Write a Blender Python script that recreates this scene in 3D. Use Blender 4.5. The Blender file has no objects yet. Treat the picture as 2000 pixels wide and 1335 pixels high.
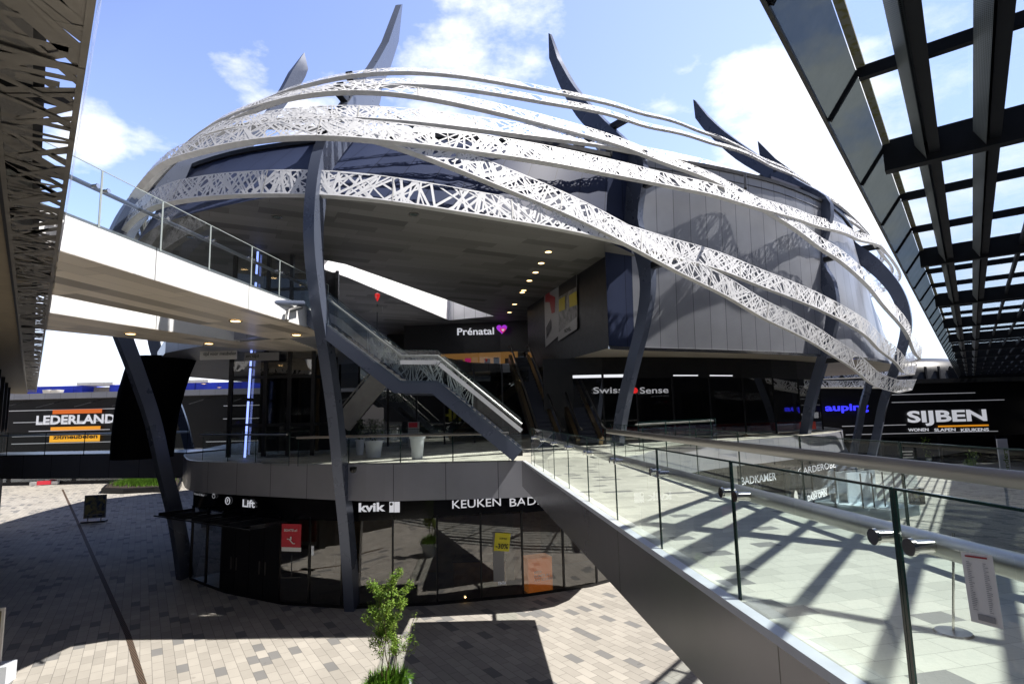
import bpy, bmesh, math, random
import numpy as np
from mathutils import Vector, Matrix
from mathutils.geometry import tessellate_polygon
random.seed(7); rng = np.random.default_rng(7)
R = math.radians
S = bpy.context.scene
# ---------------------------------------------------------------- camera
F = 1110.0; TH = R(7.29); RO = R(1.38); EYE = np.array([0, 0, 7.1])
_fw = np.array([0, math.cos(TH), math.sin(TH)]); _u = np.array([0, -math.sin(TH), math.cos(TH)]); _x = np.array([1.0, 0, 0])
_rt = math.cos(RO)*_x - math.sin(RO)*_u; _up = math.cos(RO)*_u + math.sin(RO)*_x
cam = bpy.data.objects.new('camera', bpy.data.cameras.new('camera')); S.collection.objects.link(cam)
cam.data.sensor_width = 36; cam.data.lens = F/2000*36; cam.data.clip_end = 2000; cam.data.clip_start = 0.05
cam.matrix_world = Matrix(((_rt[0], _up[0], -_fw[0], EYE[0]), (_rt[1], _up[1], -_fw[1], EYE[1]), (_rt[2], _up[2], -_fw[2], EYE[2]), (0, 0, 0, 1)))
S.camera = cam
# ---------------------------------------------------------------- light
SUN = Vector((0.72, -0.06, 1.0)).normalized()
sun = bpy.data.objects.new('sun', bpy.data.lights.new('sun', 'SUN')); S.collection.objects.link(sun)
sun.data.energy = 5.0; sun.data.angle = R(0.53); sun.data.color = (1, 0.95, 0.88)
sun.rotation_euler = SUN.to_track_quat('Z', 'Y').to_euler()
S.view_settings.view_transform = 'Standard'; S.view_settings.look = 'None'; S.view_settings.gamma = 1
S.view_settings.exposure = 0.75
S.render.engine = 'CYCLES'
S.cycles.transparent_max_bounces = 24; S.cycles.max_bounces = 8

def ray(px, py): return _fw + _rt*(px-1000)/F + _up*(667.5-py)/F
def PZ(px, py, z): d = ray(px, py); return EYE + d*((z-7.1)/d[2])
def PY(px, py, y): d = ray(px, py); return EYE + d*(y/d[1])
def rdir(px, py): d = ray(px, py); return d/np.linalg.norm(d)

# ---------------------------------------------------------------- node helpers
class NT:
    def __init__(s, nt): s.nt = nt; s.n = nt.nodes; s.l = nt.links
    def new(s, t, **k):
        n = s.n.new(t)
        for a, b in k.items(): setattr(n, a, b)
        return n
    def put(s, sock, v):
        if hasattr(v, 'is_linked') or hasattr(v, 'links'): s.l.new(v, sock)
        elif v is not None: sock.default_value = v
    def m(s, op, a, b=None, c=None, clamp=False):
        n = s.new('ShaderNodeMath', operation=op, use_clamp=clamp)
        s.put(n.inputs[0], a)
        if b is not None: s.put(n.inputs[1], b)
        if c is not None: s.put(n.inputs[2], c)
        return n.outputs[0]
    def vm(s, op, a, b=None, out=0):
        n = s.new('ShaderNodeVectorMath', operation=op); s.put(n.inputs[0], a)
        if b is not None: s.put(n.inputs[1], b)
        return n.outputs[out]
    def mix(s, f, a, b):
        n = s.new('ShaderNodeMix', data_type='RGBA'); s.put(n.inputs['Factor'], f)
        s.put(n.inputs[6], a if not isinstance(a, tuple) else (*a, 1)[:4]); s.put(n.inputs[7], b if not isinstance(b, tuple) else (*b, 1)[:4])
        return n.outputs[2]
    def noise(s, vec, scale, detail=3, rough=.5):
        n = s.new('ShaderNodeTexNoise'); s.put(n.inputs['Vector'], vec); n.inputs['Scale'].default_value = scale
        n.inputs['Detail'].default_value = detail; n.inputs['Roughness'].default_value = rough
        return n.outputs['Fac']
    def ramp(s, f, a, b):
        n = s.new('ShaderNodeMapRange'); s.put(n.inputs[0], f); n.inputs[1].default_value = a; n.inputs[2].default_value = b
        return n.outputs[0]
    def obj(s): return s.new('ShaderNodeTexCoord').outputs['Object']
    def geo(s): return s.new('ShaderNodeNewGeometry').outputs['Position']
    def xyz(s, v):
        n = s.new('ShaderNodeSeparateXYZ'); s.put(n.inputs[0], v); return n.outputs
    def cxyz(s, x, y, z=0.0):
        n = s.new('ShaderNodeCombineXYZ'); s.put(n.inputs[0], x); s.put(n.inputs[1], y); s.put(n.inputs[2], z); return n.outputs[0]

# ---------------------------------------------------------------- world: sky with scattered clouds
W = bpy.data.worlds.new('World'); S.world = W; W.use_nodes = True
w = NT(W.node_tree); w.n.clear()
sky = w.new('ShaderNodeTexSky', sky_type='NISHITA', sun_disc=False)
sky.sun_elevation = math.asin(SUN.z); sky.sun_rotation = math.atan2(SUN.x, SUN.y); sky.dust_density = 0.6; sky.air_density = 1.1; sky.ozone_density = 2.5
tc = w.new('ShaderNodeTexCoord').outputs['Generated']
dv = w.vm('NORMALIZE', tc)
sc = w.new('ShaderNodeVectorMath', operation='MULTIPLY'); w.put(sc.inputs[0], dv); sc.inputs[1].default_value = (1, 1, 1.9)
n1 = w.noise(sc.outputs[0], 3.2, 9, .6); n2 = w.noise(sc.outputs[0], 9.0, 7, .6)
fn = w.m('ADD', w.m('MULTIPLY', n1, .7), w.m('MULTIPLY', n2, .3))
mask = None
for px, py, rad, amp in [(930, 60, 9.0, .22), (830, 90, 6, .16), (1010, 110, 6, .16), (500, 140, 5.0, .17), (590, 190, 5, .17), (1560, 260, 8.5, .19), (1500, 200, 6, .18), (1650, 340, 8, .17), (900, 240, 8, .13), (1950, 150, 9, .06), (150, 260, 3.5, .15), (1850, 470, 12, .08), (1280, 300, 7, .06), (250, 700, 16, .10)]:
    d = rdir(px, py); dt = w.vm('DOT_PRODUCT', dv, tuple(d), out=1)
    a = w.m('MULTIPLY', w.ramp(dt, math.cos(R(rad)), 1.0), amp)
    mask = a if mask is None else w.m('MAXIMUM', mask, a)
cl = w.m('POWER', w.ramp(w.m('ADD', fn, mask), .575, .70), 1.1)
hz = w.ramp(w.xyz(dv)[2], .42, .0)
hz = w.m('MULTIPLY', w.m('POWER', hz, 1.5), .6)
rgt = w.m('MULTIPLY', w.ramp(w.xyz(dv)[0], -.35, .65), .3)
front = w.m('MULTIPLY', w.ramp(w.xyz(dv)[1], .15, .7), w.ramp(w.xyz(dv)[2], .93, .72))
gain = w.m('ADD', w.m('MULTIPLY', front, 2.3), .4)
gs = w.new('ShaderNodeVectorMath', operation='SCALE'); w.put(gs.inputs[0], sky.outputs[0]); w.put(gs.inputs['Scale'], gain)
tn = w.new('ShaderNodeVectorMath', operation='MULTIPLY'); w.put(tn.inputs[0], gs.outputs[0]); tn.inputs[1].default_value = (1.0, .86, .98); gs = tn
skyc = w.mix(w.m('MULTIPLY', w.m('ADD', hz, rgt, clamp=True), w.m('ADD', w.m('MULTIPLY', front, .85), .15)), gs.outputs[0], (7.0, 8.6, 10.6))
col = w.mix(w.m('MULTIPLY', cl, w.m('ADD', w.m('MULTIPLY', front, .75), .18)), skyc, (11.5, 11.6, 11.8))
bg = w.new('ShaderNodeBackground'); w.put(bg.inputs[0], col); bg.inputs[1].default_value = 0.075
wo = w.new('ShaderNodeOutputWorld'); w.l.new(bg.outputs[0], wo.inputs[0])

# ---------------------------------------------------------------- materials
def mat(name, color, rough=.5, metal=0.0, spec=.5, var=0.0, vs=3.0, emit=None, es=1.0, bump=0.0, bs=30.0, fn=None, coat=0.0):
    m = bpy.data.materials.new(name); m.use_nodes = True; t = NT(m.node_tree); p = t.n['Principled BSDF']
    p.inputs['Roughness'].default_value = rough; p.inputs['Metallic'].default_value = metal; p.inputs['Specular IOR Level'].default_value = spec
    p.inputs['Coat Weight'].default_value = coat; p.inputs['Coat Roughness'].default_value = .08
    c = (*color, 1)
    if fn: c = fn(t, p)
    elif var:
        nz = t.noise(t.obj(), vs, 5, .6)
        c = t.mix(t.ramp(nz, .3, .7), tuple(x*(1-var) for x in color), tuple(min(1, x*(1+var)) for x in color))
        t.put(p.inputs['Roughness'], t.m('ADD', t.m('MULTIPLY', nz, .25), max(0.02, rough-.12)))
    if c is not None: t.put(p.inputs['Base Color'], c)
    if emit: p.inputs['Emission Color'].default_value = (*emit, 1); p.inputs['Emission Strength'].default_value = es
    if bump:
        b = t.new('ShaderNodeBump'); b.inputs['Strength'].default_value = bump; b.inputs['Distance'].default_value = .02
        t.put(b.inputs['Height'], t.noise(t.obj(), bs, 4)); t.l.new(b.outputs[0], p.inputs['Normal'])
    return m

def glassmat(name, tint, refl=1.0, base=.02, mul=1.0, rough=0.0):
    m = bpy.data.materials.new(name); m.use_nodes = True; t = NT(m.node_tree); t.n.clear()
    tr = t.new('ShaderNodeBsdfTransparent'); tr.inputs[0].default_value = (*tint, 1)
    gl = t.new('ShaderNodeBsdfGlossy'); gl.inputs[0].default_value = (refl, refl, refl, 1); gl.inputs['Roughness'].default_value = rough
    fr = t.new('ShaderNodeFresnel'); fr.inputs[0].default_value = 1.5
    f = t.m('ADD', t.m('MULTIPLY', fr.outputs[0], mul), base, clamp=True)
    mx = t.new('ShaderNodeMixShader'); t.put(mx.inputs[0], f); t.l.new(tr.outputs[0], mx.inputs[1]); t.l.new(gl.outputs[0], mx.inputs[2])
    o = t.new('ShaderNodeOutputMaterial'); t.l.new(mx.outputs[0], o.inputs[0])
    return m

def tiles(L, Wd, ang, light, dark, frac, joint, jc=.5, stain=.12, bond=.5):
    """running bond of L x Wd slabs turned by ang, a random share of them dark"""
    def f(t, p):
        x, y, z = t.xyz(t.geo()); c, s = math.cos(ang), math.sin(ang)
        u = t.m('DIVIDE', t.m('ADD', t.m('MULTIPLY', x, c), t.m('MULTIPLY', y, s)), L)
        v = t.m('DIVIDE', t.m('ADD', t.m('MULTIPLY', x, -s), t.m('MULTIPLY', y, c)), Wd)
        row = t.m('FLOOR', v); u = t.m('ADD', u, t.m('MULTIPLY', row, bond)); cu = t.m('FLOOR', u)
        wn = t.new('ShaderNodeTexWhiteNoise', noise_dimensions='2D'); t.put(wn.inputs['Vector'], t.cxyz(cu, row)); r = wn.outputs['Value']
        wn2 = t.new('ShaderNodeTexWhiteNoise', noise_dimensions='3D'); t.put(wn2.inputs['Vector'], t.cxyz(cu, row, 3.0)); r2 = wn2.outputs['Value']
        big = t.noise(t.geo(), .35, 5, .6); fine = t.noise(t.geo(), 45, 3, .7)
        base = t.mix(r2, tuple(a*.86 for a in light), tuple(min(1, a*1.1) for a in light))
        base = t.mix(t.m('LESS_THAN', r, frac), base, dark)
        fu = t.m('FRACT', u); fv = t.m('FRACT', v)
        eu = t.m('MULTIPLY', t.m('MINIMUM', fu, t.m('SUBTRACT', 1.0, fu)), L); ev = t.m('MULTIPLY', t.m('MINIMUM', fv, t.m('SUBTRACT', 1.0, fv)), Wd)
        e = t.m('LESS_THAN', t.m('MINIMUM', eu, ev), joint)
        base = t.mix(t.m('MULTIPLY', e, jc), base, tuple(a*.3 for a in dark))
        spot = t.ramp(t.noise(t.geo(), 3.1, 2), .71, .76); k = t.m('ADD', t.m('MULTIPLY', big, stain*2), 1-stain); k = t.m('MULTIPLY', k, t.m('SUBTRACT', 1.0, t.m('MULTIPLY', spot, .22))); k = t.m('MULTIPLY', k, t.m('ADD', t.m('MULTIPLY', fine, .24), .88))
        b = t.new('ShaderNodeBump'); b.inputs['Strength'].default_value = .35; b.inputs['Distance'].default_value = .006
        t.put(b.inputs['Height'], t.m('SUBTRACT', t.m('ADD', fine, t.m('MULTIPLY', r2, .4)), e)); t.l.new(b.outputs[0], p.inputs['Normal'])
        return _scale(t, base, k)
    return f
def _scale(t, c, k):
    n = t.new('ShaderNodeVectorMath', operation='SCALE'); t.put(n.inputs[0], c); t.put(n.inputs['Scale'], k); return n.outputs[0]

def seams(color, step, wid=.012, var=.06, seamc=.25, vstep=None):
    """cladding panels: UV in metres, dark open joints"""
    def f(t, p):
        u, v, _ = t.xyz(t.new('ShaderNodeTexCoord').outputs['UV'])
        a = t.m('DIVIDE', u, step); cu = t.m('FLOOR', a); fu = t.m('FRACT', a)
        e = t.m('LESS_THAN', t.m('MULTIPLY', t.m('MINIMUM', fu, t.m('SUBTRACT', 1.0, fu)), step), wid)
        if vstep:
            b_ = t.m('DIVIDE', v, vstep); fv = t.m('FRACT', b_)
            e = t.m('MAXIMUM', e, t.m('LESS_THAN', t.m('MULTIPLY', t.m('MINIMUM', fv, t.m('SUBTRACT', 1.0, fv)), vstep), wid))
            cu = t.m('ADD', cu, t.m('MULTIPLY', t.m('FLOOR', b_), 7.3))
        wn = t.new('ShaderNodeTexWhiteNoise', noise_dimensions='1D'); t.put(wn.inputs['W'], cu)
        k = t.m('ADD', t.m('MULTIPLY', wn.outputs['Value'], 2*var), 1-var)
        k = t.m('MULTIPLY', k, t.m('ADD', t.m('MULTIPLY', t.noise(t.geo(), .8, 5, .6), .3), .85))
        k = t.m('MULTIPLY', k, t.m('SUBTRACT', 1.0, t.m('MULTIPLY', e, 1-seamc)))
        return _scale(t, (*color,), k)
    return f
def addwarp(m, sc=.4, st=.08, dist=.05):
    t = NT(m.node_tree); b = t.new('ShaderNodeBump'); b.inputs['Strength'].default_value = st; b.inputs['Distance'].default_value = dist
    t.put(b.inputs['Height'], t.noise(t.geo(), sc, 2)); t.l.new(b.outputs[0], t.n['Principled BSDF'].inputs['Normal'])
def planks(base, L, Wd, ang, var):
    def f(t, p):
        x, y, z = t.xyz(t.geo()); c, s = math.cos(ang), math.sin(ang)
        u = t.m('DIVIDE', t.m('ADD', t.m('MULTIPLY', x, c), t.m('MULTIPLY', y, s)), L)
        v = t.m('DIVIDE', t.m('ADD', t.m('MULTIPLY', x, -s), t.m('MULTIPLY', y, c)), Wd)
        row = t.m('FLOOR', v)
        w0 = t.new('ShaderNodeTexWhiteNoise', noise_dimensions='1D'); t.put(w0.inputs['W'], row)
        u = t.m('ADD', u, w0.outputs['Value'])
        wn = t.new('ShaderNodeTexWhiteNoise', noise_dimensions='2D'); t.put(wn.inputs['Vector'], t.cxyz(t.m('FLOOR', u), row))
        fv = t.m('FRACT', v); fu = t.m('FRACT', u)
        e = t.m('MAXIMUM', t.m('LESS_THAN', t.m('MULTIPLY', fv, Wd), .012), t.m('LESS_THAN', t.m('MULTIPLY', fu, L), .012))
        k = t.m('MULTIPLY', t.m('ADD', t.m('MULTIPLY', t.m('POWER', wn.outputs['Value'], 2.0), -2*var), 1+var), t.m('SUBTRACT', 1.0, t.m('MULTIPLY', e, .5)))
        return _scale(t, (*base,), k)
    return f
def dots(color, sc):
    def f(t, p):
        u, v, _ = t.xyz(t.new('ShaderNodeTexCoord').outputs['UV'])
        row = t.m('FLOOR', t.m('DIVIDE', v, sc)); a = t.m('SUBTRACT', t.m('FRACT', t.m('ADD', t.m('DIVIDE', u, sc*1.3), t.m('MULTIPLY', row, .5))), .5)
        b = t.m('SUBTRACT', t.m('FRACT', t.m('DIVIDE', v, sc)), .5)
        d = t.m('SQRT', t.m('ADD', t.m('MULTIPLY', a, a), t.m('MULTIPLY', b, b)))
        return t.mix(t.m('LESS_THAN', d, .3), color, (.008, .008, .01))
    return f
def grate(t, p):
    x, y, z = t.xyz(t.geo()); a = t.m('FRACT', t.m('MULTIPLY', t.m('ADD', x, y), 14.0))
    n = t.noise(t.geo(), 1.2, 4); return t.mix(t.m('LESS_THAN', a, .45), t.mix(n, (.07, .045, .03), (.16, .1, .06)), (.01, .01, .01))

M = {}
M['white'] = mat('white_coated_metal', (.80, .81, .84), .45, 0, .4, var=.05, vs=1.3)
M['flange'] = mat('grey_underside_metal', (.60, .60, .59), .55, .1, var=.12, vs=2)
M['bridgewhite'] = mat('white_cladding', (.78, .79, .80), .35, 0, .5, fn=seams((.78, .79, .80), 3.6, .015, .03))
M['navy'] = mat('navy_cladding', (.03, .04, .08), .5, 0, .12, fn=seams((.032, .042, .085), 1.25, .014, .08, .3))
M['sunlitnavy'] = mat('sun_paled_navy_cladding', (.3, .3, .3), .3, .3, .5, fn=seams((.33, .345, .39), 1.15, .016, .07, .25))  # navy cladding paled, sunlight put into the colour
M['fin'] = mat('navy_painted_steel', (.11, .13, .185), .28, .3, .5, var=.03, vs=.6)
M['dark'] = mat('black_steel', (.018, .019, .022), .38, .1, .5, var=.3, vs=4)
M['canopy'] = mat('dark_blue_steel', (.009, .011, .016), .55, 0, .25, var=.3, vs=3)
M['black'] = mat('black_panel', (.008, .008, .01), .4, 0, .4, var=.3)
M['blackgloss'] = mat('black_gloss_band', (.006, .006, .008), .12, 0, .5)
M['mesh'] = mat('black_mesh_fabric', (.004, .004, .005), .9, 0, .1, var=.2)
M['fascia'] = mat('grey_fascia_panels', (.14, .14, .155), .32, .35, .5, fn=seams((.38, .39, .44), 1.9, .012, .04, .2))
M['bridgefascia'] = mat('dark_grey_bridge_panels', (.10, .10, .11), .25, .4, .5, fn=seams((.25, .24, .255), 4.1, .008, .04, .2))
M['steel'] = mat('brushed_steel', (.34, .34, .33), .36, 1.0, .5, var=.03, vs=1.5)
M['steelwarm'] = mat('satin_handrail', (.25, .235, .225), .4, .9, .5, var=.03, vs=1)
M['steellight'] = mat('polished_stud', (.6, .58, .55), .15, 1.0, .5)
M['paving'] = mat('plaza_paving', (.3, .28, .25), .75, 0, .3, fn=tiles(.62, .30, R(-57), (.37, .348, .312), (.19, .188, .185), .10, .008, .55, .3))
M['decktile'] = mat('deck_paving', (.4, .4, .37), .55, 0, .4, fn=tiles(.30, .205, R(12), (.46, .46, .40), (.19, .19, .18), .07, .0035, .35, .1))
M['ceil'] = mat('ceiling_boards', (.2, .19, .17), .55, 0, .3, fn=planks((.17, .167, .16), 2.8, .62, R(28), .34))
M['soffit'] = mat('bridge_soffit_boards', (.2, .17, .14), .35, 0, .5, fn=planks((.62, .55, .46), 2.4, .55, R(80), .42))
M['slat'] = mat('slatted_soffit', (.2, .18, .15), .5, 0, .3, fn=planks((.26, .23, .19), 9, .16, R(38), .12))
M['glass'] = glassmat('clear_green_glass', (.90, .955, .94), 1, .015, .9)
M['frit'] = mat('printed_white_lines', (.52, .55, .52), .6)
M['roofglass'] = glassmat('canopy_glass', (.86, .92, .94), 1, .02, .8)
M['shopglass'] = glassmat('shop_glass', (.55, .56, .54), 1, .10, 1.3)
M['blueglass'] = glassmat('lift_glass', (.62, .68, .75), 1, .05, 1.2)
M['mullion'] = mat('black_mullion', (.01, .01, .012), .35, .2)
M['edge'] = mat('glass_edge', (.01, .035, .03), .2, 0, .6)
M['edgelight'] = mat('pale_glass_edge', (.36, .41, .40), .3, 0, .6)
M['strip_metal'] = mat('pale_edge_strip', (.62, .64, .68), .5, .2, var=.08)
M['tread'] = mat('dark_tread', (.03, .03, .034), .7)
M['concrete'] = mat('concrete', (.33, .32, .3), .7, 0, .3, var=.15, vs=2, bump=.2)
M['interior'] = mat('shop_interior_wall', (.34, .26, .16), .7, 0, .3, var=.4, vs=.6)
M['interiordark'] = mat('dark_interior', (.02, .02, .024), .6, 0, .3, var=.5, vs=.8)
M['floor'] = mat('shop_floor', (.06, .055, .05), .35, 0, .4, var=.2)
M['lettering'] = mat('white_letters', (.72, .72, .74), .5, emit=(.9, .92, 1), es=.28)
M['letterdim'] = mat('pale_letters', (.55, .55, .58), .5, emit=(.9, .92, 1), es=.12)
M['orange'] = mat('orange_sign', (.75, .30, .03), .5, emit=(1, .38, .02), es=.35)
M['redorange'] = mat('red_orange_bar', (.7, .14, .02), .5, emit=(1, .2, .02), es=.25)
M['amber'] = mat('amber_sign', (.8, .38, .02), .5, emit=(1, .45, .03), es=.45)
M['blacktext'] = mat('black_letters', (.01, .01, .01), .5)
M['blue'] = mat('blue_cladding', (.03, .06, .62), .45, 0, .5, fn=seams((.02, .05, .62), 6, .08, .04, .6))
M['bluelight'] = mat('blue_light', (.1, .1, .9), .5, emit=(.02, .02, 1), es=.8)
M['strip'] = mat('blue_white_light_strip', (.4, .5, 1), .4, emit=(.28, .38, 1), es=1.1)
M['lamp'] = mat('warm_lamp', (1, .8, .5), .4, emit=(1, .66, .28), es=3.2)
M['lampwhite'] = mat('white_lamp', (1, 1, 1), .4, emit=(.9, .93, 1), es=.5)
M['shopglow'] = mat('warm_shop_glow', (.8, .5, .2), .4, emit=(1, .5, .15), es=.16)
M['red'] = mat('red_board', (.55, .03, .05), .45)
M['redsign'] = mat('lit_red_marker', (.7, .02, .02), .4, emit=(1, .03, .03), es=.3)
M['purple'] = mat('purple_heart', (.25, .02, .4), .4, emit=(.35, .03, .6), es=.55)
M['pink'] = mat('pink_lobe', (.6, .02, .2), .4, emit=(.8, .03, .25), es=.35)
M['yellow'] = mat('yellow_paper', (.75, .68, .04), .6)
M['orangebox'] = mat('glowing_orange_fabric', (.75, .26, .03), .6, emit=(1, .3, .03), es=.12)  # faint glow added to the cloth, the cube is no lamp
M['paper'] = mat('white_paper', (.78, .77, .75), .6)
M['papergrey'] = mat('grey_print', (.3, .3, .31), .6)
M['rim'] = mat('downlight_rim', (.25, .24, .22), .3, .7)
M['lens'] = mat('unlit_lens', (.10, .13, .12), .15, 0, .6)
M['potwhite'] = mat('white_pot', (.62, .66, .72), .45, 0, .5, var=.05)
M['leaf'] = mat('leaf_green', (.11, .2, .03), .55, 0, .3, fn=lambda t, p: t.mix(t.ramp(t.noise(t.obj(), 6, 3), .35, .65), (.08, .17, .015), (.24, .36, .05)))
M['grassleaf'] = mat('grass_blade', (.08, .2, .02), .5, 0, .3, fn=lambda t, p: t.mix(t.ramp(t.noise(t.obj(), 9, 2), .35, .65), (.05, .15, .01), (.17, .32, .03)))
M['bark'] = mat('bark', (.12, .09, .05), .8, 0, .2, var=.3, vs=20)
M['soil'] = mat('soil', (.03, .02, .015), .95)
M['perf'] = mat('perforated_underside', (.15, .16, .17), .4, .3, .4, fn=dots((.22, .25, .27), .028))
M['dustyglass'] = mat('dusty_edge_panel', (.12, .14, .14), .35, .1, .5, var=.35, vs=2.5)
M['dustyglass'] = bpy.data.materials.new('dusty_glass_panel'); M['dustyglass'].use_nodes = True
_t = NT(M['dustyglass'].node_tree); _p = _t.n['Principled BSDF']; _p.inputs['Roughness'].default_value = .4
_t.put(_p.inputs['Base Color'], _t.mix(_t.ramp(_t.noise(_t.obj(), 2.5, 5), .3, .7), (.07, .085, .085), (.17, .19, .18)))
_tr = _t.new('ShaderNodeBsdfTransparent'); _tr.inputs[0].default_value = (.75, .85, .85, 1); _mx = _t.new('ShaderNodeMixShader'); _mx.inputs[0].default_value = .9
_t.l.new(_tr.outputs[0], _mx.inputs[1]); _t.l.new(_p.outputs[0], _mx.inputs[2]); _t.l.new(_mx.outputs[0], _t.n['Material Output'].inputs[0])
M['lichen'] = mat('weathered_edge_strip', (.2, .2, .16), .8, 0, .3, fn=lambda t, p: t.mix(t.ramp(t.noise(t.obj(), 12, 4), .5, .62), (.22, .22, .19), (.17, .16, .06)))
M['screen'] = mat('bronze_grey_perforated_metal', (.30, .275, .24), .35, .5, .5, var=.2, vs=3)
M['screenwhite'] = mat('white_perforated_screen', (.78, .78, .8), .4, .1)
M['beige'] = mat('beige_soffit', (.3, .25, .18), .55, 0, .3, var=.12)
M['wedge'] = mat('blue_grey_metal', (.16, .2, .28), .35, .3, .5, var=.15)
M['grate'] = mat('rusty_drain_grate', (.1, .07, .05), .8, fn=grate)
M['step'] = mat('escalator_step', (.05, .055, .075), .5, .5)
M['rubber'] = mat('handrail_rubber', (.012, .012, .012), .45)
M['bronze'] = mat('bronze_balustrade', (.16, .12, .07), .3, .7)
M['chalk'] = mat('lit_white_panel', (.8, .8, .82), .5, fn=seams((.8, .8, .82), 1.0, .02, .03, .5))
M['tower'] = mat('slate_roof_metal', (.05, .05, .07), .35, .4, fn=seams((.07, .07, .095), 4, .06, .1, .4))
M['pic'] = mat('dark_photo_print', (.1, .1, .1), .4, fn=lambda t, p: t.mix(t.ramp(t.noise(t.obj(), 3.5, 4), .4, .6), (.03, .05, .10), (.30, .27, .12)))
M['picred'] = mat('red_print', (.35, .02, .03), .4); M['picyellow'] = mat('yellow_print', (.55, .45, .01), .4); M['picgrey'] = mat('grey_photo_print', (.22, .22, .22), .4, var=.7, vs=2.2)
M['picblack'] = mat('black_print', (.012, .012, .012), .4)
M['board'] = mat('poster_board', (.35, .35, .36), .4)

for k_ in ('sunlitnavy', 'navy', 'bridgefascia', 'fascia'): addwarp(M[k_])
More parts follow.
